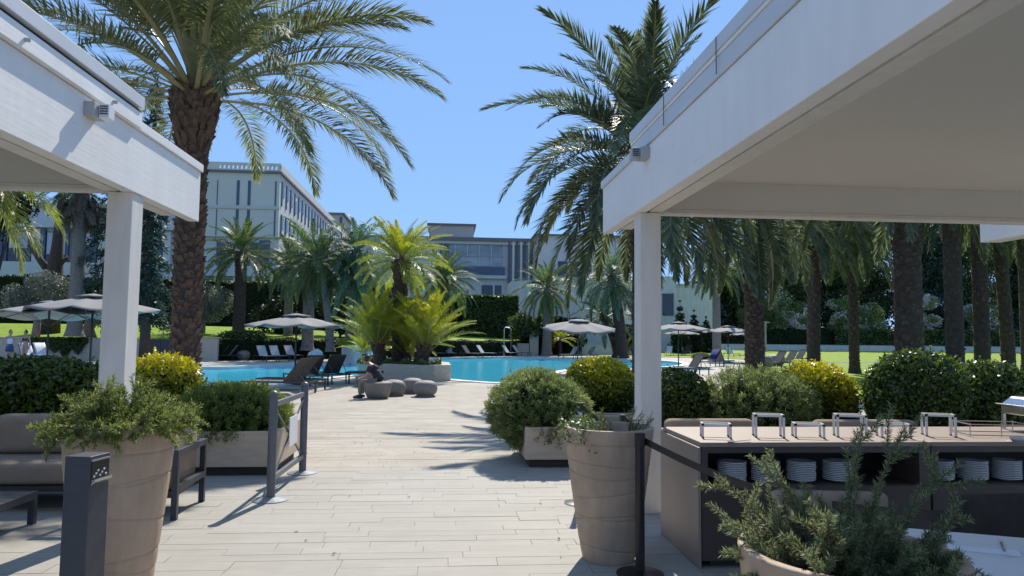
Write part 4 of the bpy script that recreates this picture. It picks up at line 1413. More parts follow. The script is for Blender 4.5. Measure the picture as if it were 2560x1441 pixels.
px_palm('short palm with bright arching leaves under the grey parasol', 1400, 0, 66, 850, 'gold', 22, .14, .14, z0=0, seed=69, lo=-10, hi=80, s=.75, bark='bark_dark')
px_palm('spiky young palm beside the leaning dark trunk', 1562, 0, 61, 880, 'mid', 14, .14, .14, z0=0, seed=70, lo=15, hi=86, s=.55, bark='bark_dark')
for i, p in enumerate((1352, 1366, 1380, 1392)):
    g = G(p, 886 - 2 * (i % 2)); shrub('small lime ball shrub ' + ('at the left end of its row', 'second from the left in its row', 'third from the left in its row', 'at the right end of its row')[i] + ' by the pool', (g.x, g.y, .42), .45, .45, .45, 'lf_hedge_light', 900, .12, .5, seed=150 + i, group='ball shrubs by the far pool edge')
g = G(1752, 899); shrub('flat green cushion plant on the deck beside the right pool arm', (g.x, g.y, .25), .8, .6, .3, 'lf_mound', 1200, .1, .4, seed=156)
# ivy over the left wall
r = rng(160)
for i, (p0, p1, ph, lab) in enumerate(((60, 160, 56, 'ivy spilling over the beige wall behind the women'), (125, 222, 50, 'ivy patch over the beige wall behind the towelled loungers'))):
    a_, b_ = xw(p0), xw(p1)
    n = 5000
    u = r.beta(1.6, 1.6, n); top = 1.34
    ln = .25 + .95 * np.sin(np.pi * u) ** .7 * (.7 + .3 * np.sin(u * 17 + i))
    P = np.stack([a_ + (b_ - a_) * u, np.full(n, YW - .06) - .12 * r.random(n), top - ln * r.random(n) ** 1.1], 1)
    V, T = leaf_cloud(P, np.tile([0, -1, .2], (n, 1)), .13, .7, r, jit=.5)
    t = thing('ivy', lab, 'ivy', (0, 0, 0), 0, 'ivy on the garden wall')
    quadmesh('foliage', V, T, 'lf_box_dark', t, 'stuff')

# ================================================================ poolside: island, loungers, parasols, poufs, people
isl = thing('island_planter', 'low angular stone planter holding the golden palms at the pool edge', 'planter')
def gp(p, Y): return (A(p, 950, Y).x, Y)
ISL = [gp(893, 31.2), gp(960, 27.6), gp(1085, 26.2), gp(1127, 26.9), gp(1122, 29.6), gp(1040, 32.5), gp(930, 34)]
inn = [(x * .9 + .1 * -3.6, y * .9 + .1 * 29.5) for x, y in ISL]
m = MB(); k = len(ISL)
m.v = [(x, y, -.3) for x, y in ISL] + [(x, y, .58) for x, y in ISL] + [(x, y, .58) for x, y in inn] + [(x, y, .4) for x, y in inn]
for q in range(3):
    for i in range(k):
        m.f.append((q * k + i, q * k + (i + 1) % k, (q + 1) * k + (i + 1) % k, (q + 1) * k + i)); m.m.append(0)
obj('planter_wall', m, 'travertine', isl, bevel=.02, fix=True)
obj('soil', MB().add([(x, y, .5) for x, y in inn], [tuple(range(k))]), 'soil', isl, fix=True)
r = rng(170)
n = 5000
ii = r.integers(0, k, n); tt_ = r.random(n)
E1 = np.array(inn)[ii]; E2 = np.array(inn)[(ii + 1) % k]
Q = E1 + (E2 - E1) * tt_[:, None]; Q = Q + (np.array([-3.6, 29.5]) - Q) * (r.random(n) ** 2 * .5)[:, None]
P = np.stack([Q[:, 0], Q[:, 1], .5 + .28 * r.random(n) * (.4 + .6 * np.sin(Q[:, 0] * 5) ** 2)], 1)
V, T = leaf_cloud(P, np.tile([0, 0, 1.0], (n, 1)), .13, .4, r)
t = thing('ground_cover', 'low green plants growing round the palms on the pool island', 'ground cover'); quadmesh('foliage', V, T, 'lf_small', t, 'stuff')

pl2 = thing('raised_planter', 'white angular raised planter behind the rock on the far side of the pool', 'planter')
PL = [gp(852, 46), gp(880, 43.4), gp(928, 43), gp(944, 46), gp(935, 51), gp(860, 51)]
obj('planter_wall', MB().prism(PL, -.2, 1.05), 'white_plaster', pl2, bevel=.03)
cx_ = sum(x for x, y in PL) / 6; cy_ = sum(y for x, y in PL) / 6
r = rng(171); n = 2500
P = np.stack([cx_ + r.uniform(-1.2, 1.2, n), cy_ + r.uniform(-2.6, 2.6, n), 1.05 + .35 * r.random(n)], 1)
V, T = leaf_cloud(P, np.tile([0, 0, 1.0], (n, 1)), .22, .25, r)
t = thing('ground_cover', 'yellowish grassy plants in the white raised planter', 'ground cover'); quadmesh('foliage', V, T, 'fr_gold', t, 'stuff')
bm = bmesh.new(); bmesh.ops.create_icosphere(bm, subdivisions=2, radius=1)
for v in bm.verts:
    d = np.array([v.co[:]]); s_ = 1 + .3 * lumps(d, rng(7), f=2.5)[0]
    v.co = (v.co.x * .62 * s_, v.co.y * .6 * s_, max(-.1, v.co.z * .62 * s_ + .42))
me = bpy.data.meshes.new('rock'); bm.to_mesh(me); bm.free()
g = G(818, 903); rk = link('rock', me, 'rock'); rk.location = (g.x, 42.8, 0); rk.scale = (.7, .7, .8); tag(rk, 'pale grey boulder standing beside the pool between the loungers and the planter', 'rock')


def make_lounger(fab, label, back=R_(52), foot_towel=None):
    """head at +Y end, feet towards -Y, origin at ground centre"""
    t = thing('sun_lounger', label, 'sun lounger')
    W, Lh, H = .64, .98, .33
    f = MB()
    for sx in (-1, 1):
        f.box(sx * W / 2 - .02, sx * W / 2 + .02, -Lh, Lh * .98, H - .025, H + .025)
    f.box(-W / 2 + .021, W / 2 - .021, -Lh, -Lh + .04, H - .024, H + .024).box(-W / 2 + .021, W / 2 - .021, Lh * .98 - .04, Lh * .98, H - .024, H + .024)
    obj('frame', f, 'dark_metal', t)
    for sx in (-1, 1):
        for yy in (-Lh + .02, .86):
            obj('leg', MB().box(sx * W / 2 - .02, sx * W / 2 + .02, yy, yy + .04, 0, H - .026), 'dark_metal', t)
    obj('seat', MB().box(-W / 2 + .025, W / 2 - .025, -Lh + .045, .22, H + .0, H + .022), fab, t)
    c, s = math.cos(back), math.sin(back)
    bl = .78
    p0, p1 = Vector((0, .22, H + .02)), Vector((0, .22 + bl * c, H + .02 + bl * s))
    bf = MB()
    for sx in (-1, 1):
        bf.bar((sx * (W / 2 - .03), p0.y, p0.z), (sx * (W / 2 - .03), p1.y, p1.z), .03, .03)
    bf.bar((-W / 2 + .046, p1.y, p1.z), (W / 2 - .046, p1.y, p1.z), .03, .03)
    obj('back_frame', bf, 'dark_metal', t)
    nb = Vector((0, -s, c)) * .012
    bk = MB().add([(-W / 2 + .05, p0.y - nb.y, p0.z - nb.z), (W / 2 - .05, p0.y - nb.y, p0.z - nb.z), (W / 2 - .05, p1.y - nb.y, p1.z - nb.z), (-W / 2 + .05, p1.y - nb.y, p1.z - nb.z),
                   (-W / 2 + .05, p0.y + nb.y, p0.z + nb.z), (W / 2 - .05, p0.y + nb.y, p0.z + nb.z), (W / 2 - .05, p1.y + nb.y, p1.z + nb.z), (-W / 2 + .05, p1.y + nb.y, p1.z + nb.z)],
                  [(0, 3, 2, 1), (4, 5, 6, 7), (0, 1, 5, 4), (1, 2, 6, 5), (2, 3, 7, 6), (3, 0, 4, 7)])
    obj('backrest', bk, fab, t)
    for sx in (-1, 1):
        sp = MB().bar((sx * (W / 2 - .06), p0.y + bl * c * .62, p0.z + bl * s * .62), (sx * (W / 2 - .06), .82, H + .02), .016, .016)
        obj('strut', sp, 'dark_metal', t)
    return t


def towel(label, loc, rz, back, m='towel', full=True):
    c, s = math.cos(back), math.sin(back)
    H = .385
    pts = [(-.97, H), (-.3, H), (.2, H)] + [(.2 + .82 * c * q - s * .025, H + .82 * s * q + .01) for q in (.15, .5, 1.0)] + [(.2 + .84 * c + .03, H + .8 * s), (.2 + .6 * c + .05, H + .52 * s)]
    if not full:
        pts = pts[3:]
    r_ = random.Random(int(loc[0] * 10))
    V = []
    for y_, z_ in pts:
        for q in range(7):
            V.append((-.30 + .1 * q, y_, z_ + r_.uniform(0, .018)))
    F = [(i * 7 + q, i * 7 + q + 1, (i + 1) * 7 + q + 1, (i + 1) * 7 + q) for i in range(len(pts) - 1) for q in range(6)]
    o = obj('towel', MB().add(V, F), m, smooth=True)
    so = o.modifiers.new('thick', 'SOLIDIFY'); so.thickness = .012
    o.location = loc; o.rotation_euler = (0, 0, rz)
    tag(o, label, 'towel')
    return o


LP = {}
for key, fab in (('dark', 'sling_dark'), ('light', 'sling_light'), ('mid', 'sling_mid')):
    LP[key] = (make_lounger(fab, 'x'), [False])


def lounger(px, py, deg, key, label, group, tw=None):
    g = G(px, py)
    root, used = LP[key]
    if not used[0]:
        used[0] = True
        root.location = (g.x, g.y, 0); root.rotation_euler = (0, 0, R_(deg)); root['label'] = label; root['group'] = group
    else:
        dup(root, (g.x, g.y, 0), R_(deg), label, group)
    if tw:
        towel(tw, (g.x, g.y, 0), R_(deg), R_(52))


# deg: rotation of the head-end (+Y); 0 = head away from camera, feet toward the pool and camera
N1, N2, N3, N4 = 'loungers on the near pool edge', 'loungers on the far pool edge', 'loungers along the beige wall', 'loungers on the right deck'
lounger(764, 962, -142, 'dark', 'dark sling lounger left of the pair seen from behind, nearest the parasol pole', N1)
lounger(818, 958, -142, 'dark', 'dark sling lounger right of the pair seen from behind, beside the low table', N1)
lounger(700, 984, -102, 'dark', 'dark lounger seen edge on behind the rosemary mound, leftmost', N1)
lounger(730, 976, -104, 'dark', 'dark lounger seen edge on, second behind the barrier post', N1)
for i, (p, q, lab) in enumerate(((540, 902, 'shaded dark lounger furthest left beside the travertine wall'), (562, 902, 'shaded dark lounger in the middle of three by the travertine wall'), (586, 901, 'shaded dark lounger nearest the dark pouf'))):
    lounger(p, q, -52, 'mid', lab, N3)
for i, (p, q, lab) in enumerate(((662, 904, 'pale lounger leftmost in the front row beyond the pool'), (693, 903, 'pale lounger in the middle of the front row beyond the pool'), (730, 901, 'pale lounger right behind the parasol pole'),
                                 (760, 891, 'pale lounger in the second row, left of its neighbour'), (792, 890, 'pale lounger in the second row, beside the boulder'))):
    lounger(p, q, 38, 'light', lab, N2)
for p, q, d, key, lab in ((1090, 893, 25, 'mid', 'grey lounger beside the golden palm at the left end of the far row'), (1124, 893, 12, 'mid', 'grey lounger in front of the dark palm trunk in the far row'), (1176, 894, 55, 'dark', 'dark lounger lost against the low hedge in the far row'),
                          (1212, 893, 55, 'light', 'lone pale lounger with its back to the low hedge'), (1275, 892, 55, 'light', 'pale lounger left of the pair by the stepped wall'), (1300, 891, 55, 'light', 'pale lounger right of the pair by the stepped wall'),
                          (1425, 897, -60, 'mid', 'grey lounger facing left by the ball shrubs'), (1465, 899, -70, 'dark', 'dark lounger behind the grey parasol pole')):
    lounger(p, q, d, key, lab, N2)
for p, q, d, lab, tw in ((72, 905, 50, 'lounger with a white towel behind the woman in the bikini', 'rumpled white towel on the lounger behind the two women'), (108, 904, 50, 'lounger with a white towel just left of the first parasol pole', 'white towel half slid off the lounger by the first parasol pole'), (155, 899, 40, 'lounger covered by a white towel between the two left parasol poles', 'white towel spread over the lounger between the parasol poles'), (215, 897, 40, 'lounger with a white towel at the pavilion post', 'white towel spread over the lounger next to the pavilion post')):
    lounger(p, q, d, 'light', lab, N3, tw)
for p, q, d, key, lab in ((1672, 890, -25, 'light', 'pale lounger right of the white post, facing left'), (1718, 889, -25, 'dark', 'dark lounger second right of the white post'), (1772, 918, -65, 'mid', 'big grey lounger holding a navy towel'), (1805, 915, 130, 'mid', 'grey lounger with its back to the navy towel'), (1829, 893, 8, 'light', 'pale lounger facing the camera beside the second right parasol pole'),
                          (1722, 938, -70, 'dark', 'dark lounger rising behind the mixed shrubs at the right pool arm'), (1935, 921, -70, 'dark', 'dark lounger right of the white poufs, left of three'), (1966, 916, -70, 'dark', 'dark lounger right of the white poufs, middle of three'), (1992, 908, -70, 'dark', 'dark lounger right of the white poufs, right of three')):
    lounger(p, q, d, key, lab, N4)
g = G(1772, 918); towel('navy towel draped over the back of a grey lounger', (g.x, g.y, .0), R_(-65), R_(52), 'towel_blue', False)


def make_parasol(label, R=1.85, H=2.55, ph=0.0, sag=.095, seed=1):
    t = thing('parasol', label, 'parasol', (0, 0, 0), 0, 'grey parasols round the pool')
    obj('base', MB().lathe([(.34, 0), (.34, .05), (.3, .07), (.05, .08)], 20), 'dark_metal', t)
    obj('pole', MB().tube([(0, 0, .06), (0, 0, H - .03)], .033, 10), 'dark_metal', t, smooth=True)
    NS = 48
    NR = 7
    V = []; F = []
    for i in range(NR):
        u = .12 + .88 * i / (NR - 1)
        for j in range(NS):
            a = 2 * PI * j / NS + ph
            w = abs(math.sin(4 * (a - ph)))            # 0 on the ribs, 1 mid panel
            rr = R * u * (1 - .075 * w * u)
            V.append((rr * math.cos(a), rr * math.sin(a), H - .37 * u ** 1.15 - sag * w * u * (.5 + .6 * u) + .02))
    for i in range(NR - 1):
        for j in range(NS):
            F.append((i * NS + j, i * NS + (j + 1) % NS, (i + 1) * NS + (j + 1) % NS, (i + 1) * NS + j))
    c = obj('canopy', MB().add(V, F), 'canvas', t, smooth=True)
    so = c.modifiers.new('thick', 'SOLIDIFY'); so.thickness = .008
    vc = []
    for i in range(3):
        u = .02 + .13 * i
        for j in range(NS):
            a = 2 * PI * j / NS + ph; w = abs(math.sin(4 * (a - ph)))
            vc.append((R * u * math.cos(a), R * u * math.sin(a), H + .10 - .32 * u - .05 * w * u))
    o = obj('vent_cap', MB().add(vc, [(i * NS + j, i * NS + (j + 1) % NS, (i + 1) * NS + (j + 1) % NS, (i + 1) * NS + j) for i in range(2) for j in range(NS)] + [tuple(range(NS))[::-1]]), 'canvas', t, smooth=True)
    so = o.modifiers.new('thick', 'SOLIDIFY'); so.thickness = .008
    for k in range(8):
        a = 2 * PI * k / 8 + ph
        rb = MB().bar((.04 * math.cos(a), .04 * math.sin(a), H - .06), (R * .985 * math.cos(a), R * .985 * math.sin(a), H - .405), .016, .022)
        rb.bar((.04 * math.cos(a), .04 * math.sin(a), H - .72), (R * .5 * math.cos(a), R * .5 * math.sin(a), H - .25), .012, .014)
        obj('rib', rb, 'dark_metal', t)
    obj('finial', MB().lathe([(.03, H), (.035, H + .1), (.02, H + .15), (0, H + .16)], 10), 'dark_metal', t)
    return t


par0 = make_parasol('x')
first = True
for p, Y, sc, tilt, rz, lab in ((740, 24.4, .88, (0, 0), .3, 'large grey parasol in the middle, over the near loungers'), (1443, 33.0, .95, (0, 7), .1, 'grey parasol tilted towards the camera, right of centre'),
                                (120, 24.5, 1.0, (0, -3), .5, 'dark grey parasol at the far left, pole nearest the women'), (228, 24.0, 1.08, (0, 0), .15, 'grey parasol partly hidden by the left pavilion post'),
                                (1696, 41, 1.0, (0, 0), .2, 'pale grey parasol just right of the right pavilion post'), (1820, 50, 1.0, (0, 0), .35, 'pale grey parasol half hidden by the first dark palm trunk'),
                                (1704, 72, 1.0, (0, 0), .6, 'small far parasol below the one beside the right post'), (1868, 74, 1.0, (0, 0), .1, 'small far parasol behind the first dark palm trunk'), (1185, 78, 1.0, (0, 0), .2, 'tiny pale parasol above the low hedge in the centre')):
    x = A(p, 850, Y).x
    z = 1.3 if p == 1185 else .0
    if first:
        par0.location = (x, Y, z); par0.rotation_euler = (0, 0, rz); par0['label'] = lab; first = False; o = par0
    else:
        o = dup(par0, (x, Y, z), rz, lab)
    o.scale = (sc, sc, sc)
    if tilt[1]:
        o.rotation_euler = (R_(tilt[1]), 0, rz)

# poufs
def make_pouf(label, w=.325, h=.43, tub=False):
    t = thing('pouf', label, 'pouf', (0, 0, 0), 0, 'woven round poufs')
    if tub:
        prof = [(.20, 0), (.27, .02), (.33, .15), (.365, .33), (.375, .40), (.36, .415), (.34, .40)]
    else:
        prof = [(.18, .0), (.28, .015)] + [(w * (math.cos(a) ** .55 if math.cos(a) > 0 else 0), h * .52 + h * .48 * math.sin(a)) for a in np.linspace(-1.05, 1.5, 14)] + [(.02, h)]
    def fn(q, z, a): return q * (1 + .006 * math.sin(a * 40))
    obj('woven_shell', MB().lathe(prof, 48, fn=fn), 'rattan', t, smooth=True)
    if tub:
        obj('seat_pad', MB().lathe([(.335, .38), (.335, .41), (.30, .43), (0, .435)], 32), 'rattan', t, smooth=True)
    else:
        obj('top_ring', MB().lathe([(.10, h - .008), (.11, h + .004), (.12, h - .008)], 24), 'rattan', t, smooth=True)
    return t


p0 = make_pouf('woven round pouf at the right end of the cluster on the open paving')
p0.location = G(1063, 992)
for p, q, lab in ((1031, 984, 'woven round pouf behind the rightmost one of the cluster'), (984, 990, 'woven round pouf right behind the seated man')):
    dup(p0, G(p, q), .7, lab)
g = G(605, 901); dup(p0, g, .2, 'dark woven pouf by the shaded loungers beyond the pool', s=1.5)
g = G(1905, 925); dup(p0, (g.x, g.y, 0), .2, 'white topped round pouf at the lawn edge, left one of two', s=1.9)
g = G(1940, 916); dup(p0, (g.x, g.y, 0), .9, 'white topped round pouf at the lawn edge, right one of two', s=1.7)
pt = make_pouf('tub shaped woven seat under the seated man', tub=True)
gm = G(944, 996)
pt.location = gm
g = G(903, 972); dup(pt, (g.x - .0, g.y + .9, 0), 0, 'small tub pouf partly hidden left of the seated man', s=.8)
# low table by the near loungers
lt = thing('low_table', 'low dark slatted table between the near loungers and the pool island', 'table', (A(912, 950, 25.2).x, 25.2, 0))
for i in range(8):
    obj('slat', MB().box(-.6 + i * .15, -.6 + i * .15 + .13, -.42, .42, .38, .4), 'dark_metal', lt)
for sy in (-.44, .422):
    obj('apron', MB().box(-.62, .60, sy, sy + .018, .34, .402), 'dark_metal', lt)
for sx in (-.6, .54):
    for sy in (-.42, .38):
        obj('leg', MB().box(sx, sx + .04, sy, sy + .04, 0, .379), 'dark_metal', lt)
g = G(1236, 1003)
bt = thing('low_bench', 'black low metal bench end poking out left of the right rosemary mound', 'bench', (g.x, g.y, 0))
obj('bench_top', MB().box(0, 1.3, -.2, .2, .24, .27), 'dark_metal', bt)
for sx in (0, 1.26):
    for sy in (-.2, .16):
        obj('leg', MB().box(sx, sx + .04, sy, sy + .04, 0, .239), 'dark_metal', bt)
# garden lamps
g = G(1914, 886)
lm = thing('garden_lamp', 'grey garden lamp post with a flat round head on the bright lawn', 'lamp post', (A(1914, 860, 92).x, 92, 0))
obj('post', MB().tube([(0, 0, .05), (0, 0, 3.3)], [.14, .11], 10), 'lamp_grey', lm); obj('lamp_head', MB().lathe([(.12, 3.3), (.15, 3.85), (.2, 3.9)], 14), 'lamp_grey', lm); obj('lamp_cap', MB().lathe([(.2, 3.9), (.62, 3.96), (.6, 4.05), (0, 4.08)], 20), 'lamp_grey', lm)
sh_ = thing('pool_shower', 'slim steel pool shower pole by the far loungers', 'shower', (A(1260, 870, 62.5).x, 62.5, 0))
obj('pole', MB().tube([(0, 0, 0), (0, 0, 2.35), (.1, 0, 2.5), (.4, 0, 2.5)], .035, 8), 'steel', sh_); obj('shower_head', MB().lathe([(.13, 2.42), (.13, 2.46), (.03, 2.49)], 14, c=(.4, 0, 0)), 'steel', sh_)
lp2 = thing('garden_lamp', 'thin garden pole beside the pool shower', 'lamp post', (A(1277, 870, 64).x, 64, 0))
obj('post', MB().tube([(0, 0, 0), (0, 0, 2.2)], .03, 8), 'lamp_grey', lp2); obj('lamp_head', MB().lathe([(.05, 2.2), (.06, 2.35), (0, 2.4)], 10), 'lamp_grey', lp2)


# ---------------------------------------------------------------- people
def head_parts(t, c, r_, face, hair, skin, long=False, bun=False):
    """c centre, face direction"""
    f = Vector(face).normalized(); up = Vector((0, 0, 1)); rt = f.cross(up).normalized()
    m = MB()
    def ell(center, a, b_, c_, n=14, k=9, mm=None):
        V = []
        for i in range(k + 1):
            th = PI * i / k
            for j in range(n):
                ph = 2 * PI * j / n
                q = Vector(center) + rt * (a * math.sin(th) * math.cos(ph)) + f * (b_ * math.sin(th) * math.sin(ph)) + up * (c_ * math.cos(th))
                V.append(q)
        return V, [(i * n + j, (i + 1) * n + j, (i + 1) * n + (j + 1) % n, i * n + (j + 1) % n) for i in range(k) for j in range(n)]
    c = Vector(c)
    V, F = ell(c, r_ * .78, r_ * .95, r_ * 1.08)
    V = [v + f * (-.12 * r_ if (v - c).dot(up) < -.5 * r_ and (v - c).dot(f) < 0 else 0) for v in V]
    m.add(V, F)
    m.add(*ell(c + f * r_ * .95 - up * r_ * .12, r_ * .13, r_ * .2, r_ * .22, 8, 5))
    for s in (-1, 1):
        m.add(*ell(c + rt * s * r_ * .79 - up * r_ * .05, r_ * .08, r_ * .18, r_ * .26, 8, 5))
    obj('head', m, skin, t, smooth=True)
    fe = MB()
    for s in (-1, 1):
        fe.add(*ell(c + f * r_ * .87 + rt * s * r_ * .32 + up * r_ * .08, r_ * .12, r_ * .06, r_ * .06, 8, 5))
    fe.add(*ell(c + f * r_ * .86 - up * r_ * .48, r_ * .24, r_ * .06, r_ * .06, 8, 5))
    obj('eyes_and_mouth', fe, 'bikini', t, smooth=True)
    h = MB()
    V, F = ell(c - f * r_ * .16 + up * r_ * .15, r_ * .9, r_ * 1.0, r_ * 1.08, 16, 10)
    h.add(V, F)
    if long:
        h.add(*ell(c - f * r_ * .55 - up * r_ * .9, r_ * .7, r_ * .45, r_ * 1.1, 12, 8))
    if bun:
        h.add(*ell(c - f * r_ * .3 + up * r_ * 1.25, r_ * .45, r_ * .45, r_ * .42, 12, 8))
    obj('hair', h, hair, t, smooth=True)


def hand(t, wrist, d, curl, skin, s=1.0, side=1):
    """palm and five bent fingers from the wrist along d, thumb towards `curl`"""
    d = Vector(d).normalized(); cu = Vector(curl).normalized(); w = d.cross(cu).normalized()
    m = MB()
    pw_ = Vector(wrist)
    m.tube([pw_, pw_ + d * .05 * s, pw_ + d * .09 * s], [.022 * s, .034 * s, .032 * s], 8)
    for i, ln in enumerate((.066, .076, .07, .055)):
        b0 = pw_ + d * .085 * s + w * (.026 - .0175 * i) * s
        b1 = b0 + (d * .9 + cu * .2) * ln * .5 * s; b2 = b1 + (d * .6 + cu * .6) * ln * .5 * s
        m.tube([b0, b1, b2], [.0095 * s, .009 * s, .007 * s], 6)
    t0 = pw_ + d * .03 * s + w * .028 * s
    m.tube([t0, t0 + (d * .6 + w * .7 + cu * .3) * .04 * s, t0 + (d * .9 + w * .5 + cu * .5) * .068 * s], [.012 * s, .011 * s, .008 * s], 6)
    return m


# woman in bikini
g = G(61, 908)
wb = thing('person', 'woman in a dark bikini standing with arms at her sides behind the left bushes', 'person', (g.x, g.y, 0), R_(-8))
J = [(0, 0, .93, (.15, .105)), (0, .0, 1.08, (.115, .085)), (0, .01, 1.25, (.135, .095)), (0, .02, 1.38, (.12, .075)), (0, .02, 1.44, .05), (0, .0, 1.52, .048),
     (-.17, .02, 1.37, .052), (-.23, .02, 1.12, .042), (-.25, -.05, .88, .032), (.17, .02, 1.37, .052), (.23, .02, 1.12, .042), (.25, -.05, .88, .032),
     (-.09, 0, .82, .095), (-.085, -.01, .48, .06), (-.085, .03, .27, .058), (-.085, .03, .07, .036), (-.09, -.1, .035, .036),
     (.09, 0, .82, .095), (.075, -.05, .48, .06), (.07, -.03, .27, .058), (.06, -.02, .07, .036), (.06, -.15, .035, .036)]
Ed = [(0, 1), (1, 2), (2, 3), (3, 4), (4, 5), (3, 6), (6, 7), (7, 8), (3, 9), (9, 10), (10, 11), (0, 12), (12, 13), (13, 14), (14, 15), (15, 16), (0, 17), (17, 18), (18, 19), (19, 20), (20, 21)]
skin_body('body', J, Ed, 'skin', wb)
head_parts(wb, (0, -.03, 1.60), .105, (0, -1, -.15), 'hair_dark', 'skin', bun=True)
for s in (-1, 1):
    hm = hand(wb, (s * .25, -.05, .87), (s * .05, -.1, -1), (0, -1, 0), 'skin')
    obj('hand', hm, 'skin', wb, smooth=True)
bk = MB()
for s in (-1, 1):
    bk.lathe([(0.001, .03), (.04, .026), (.066, .005), (.072, -.02)], 12, c=(0, 0, 0))
    kk = len(bk.v) - 48
    for i in range(kk, len(bk.v)):
        x, y, z = bk.v[i]
        bk.v[i] = (x + s * .075, -.09 - z, 1.24 + y)
bk.tube([(-.145, -.03, 1.20), (-.07, -.125, 1.19), (.07, -.125, 1.19), (.145, -.03, 1.20), (.08, .1, 1.2), (-.08, .1, 1.2), (-.145, -.03, 1.20)], .009, 6)
bk.tube([(-.08, -.13, 1.28), (-.06, -.05, 1.43)], .006, 6).tube([(.08, -.13, 1.28), (.06, -.05, 1.43)], .006, 6)
obj('bikini_top', bk, 'bikini', wb)
skin_body('bikini_bottom', [(0, -.004, .90, (.158, .118)), (0, -.004, .83, (.12, .10)), (0, -.01, .79, (.05, .07))], [(0, 1), (1, 2)], 'bikini', wb)
# woman in white top
g = G(22, 909)
ww = thing('person', 'red haired woman in white top and denim skirt, hand on hip', 'person', (g.x, g.y, 0), R_(55))
J2 = [list(j) for j in J]
J2[7] = (-.31, .07, 1.14, .042); J2[8] = (-.2, -.02, .97, .032)
J2[10] = (.2, -.08, 1.13, .042); J2[11] = (.16, -.24, .98, .032)
skin_body('body', [tuple(j) for j in J2], Ed, 'skin', ww)
head_parts(ww, (0, -.03, 1.60), .105, (.1, -1, -.1), 'hair_red', 'skin', bun=True)
obj('hand', hand(ww, (-.2, -.02, .965), (.6, -.5, -.5), (.5, 0, 0), 'skin'), 'skin', ww, smooth=True)
obj('hand', hand(ww, (.16, -.24, .98), (0, -1, .1), (-.6, 0, -.6), 'skin'), 'skin', ww, smooth=True)
skin_body('white_top', [(0, .0, .96, (.155, .11)), (0, 0, 1.08, (.128, .098)), (0, .005, 1.24, (.148, .112)), (0, .01, 1.31, (.14, .10))], [(0, 1), (1, 2), (2, 3)], 'top_white', ww)
sk = MB().lathe([(.135, 1.0), (.165, .93), (.19, .78), (.205, .62), (.195, .62), (.17, .8)], 28, fn=lambda q, z, a: q * (1 - .18 * abs(math.sin(a))))
obj('denim_skirt', sk, 'denim', ww, smooth=True)
# seated man
mn = thing('person', 'man in black t-shirt and khaki trousers sitting bowed on the tub seat', 'person', (gm.x + .0, gm.y, 0), R_(0))
mn.scale = (.95, .95, .85)
# faces up-left of the picture: forward = (-.75, -.15)
fw = Vector((-.9, .28, 0)).normalized(); rt = Vector((fw.y, -fw.x, 0)) * 1
def L(f_, s_, z): v = fw * f_ + rt * s_; return (v.x, v.y, z)
skin_body('body', [(*L(-.05, 0, .50), (.13, .11)), (*L(.02, 0, .62), (.12, .10)), (*L(.12, 0, .85), (.15, .10)), (*L(.20, 0, .98), .075), (*L(.26, 0, 1.04), .055), (*L(.31, 0, 1.09), .052),
                   (*L(.17, -.2, .95), .058), (*L(.2, -.29, .70), .045), (*L(.40, -.22, .60), .036), (*L(.17, .2, .95), .058), (*L(.26, .27, .72), .045), (*L(.45, .16, .62), .036)],
          [(0, 1), (1, 2), (2, 3), (3, 4), (4, 5), (3, 6), (6, 7), (7, 8), (3, 9), (9, 10), (10, 11)], 'skin_man', mn)
skin_body('tshirt', [(*L(-.09, 0, .50), (.19, .15)), (*L(-.0, 0, .66), (.175, .14)), (*L(.10, 0, .86), (.185, .135)), (*L(.17, 0, .97), (.12, .1)), (*L(.16, -.2, .94), .078), (*L(.185, -.27, .78), .07), (*L(.16, .2, .94), .078), (*L(.215, .25, .79), .07)],
          [(0, 1), (1, 2), (2, 3), (3, 4), (4, 5), (3, 6), (6, 7)], 'tee_black', mn)
skin_body('trousers', [(*L(-.08, 0, .50), (.17, .12)), (*L(.08, -.11, .52), .095), (*L(.42, -.2, .50), .075), (*L(.44, -.2, .28), .062), (*L(.42, -.2, .10), .055), (*L(.08, .11, .52), .095), (*L(.44, .13, .50), .075), (*L(.50, .13, .28), .062), (*L(.50, .13, .10), .055)],
          [(0, 1), (1, 2), (2, 3), (3, 4), (0, 5), (5, 6), (6, 7), (7, 8)], 'trousers', mn)
for s in (-.2, .13):
    f0 = .42 if s < 0 else .50
    obj('shoe', MB().tube([L(f0 - .06, s, .045), L(f0 + .06, s, .05), L(f0 + .17, s, .035), L(f0 + .21, s, .03)], [.038, .05, .042, .02], 10), 'shoe', mn, smooth=True)
head_parts(mn, L(.36, 0, 1.17), .108, (fw.x, fw.y, -.55), 'hair_dark', 'skin_man')
for k_, (a_, b_) in enumerate(((L(.40, -.22, .60), (.15)), (L(.45, .16, .62), (-.1)))):
    obj('hand', hand(mn, a_, (fw.x + rt.x * b_, fw.y + rt.y * b_, -.1), (0, 0, -1), 'skin_man'), 'skin_man', mn, smooth=True)

# ================================================================ foreground
# planters with clipped shrubs


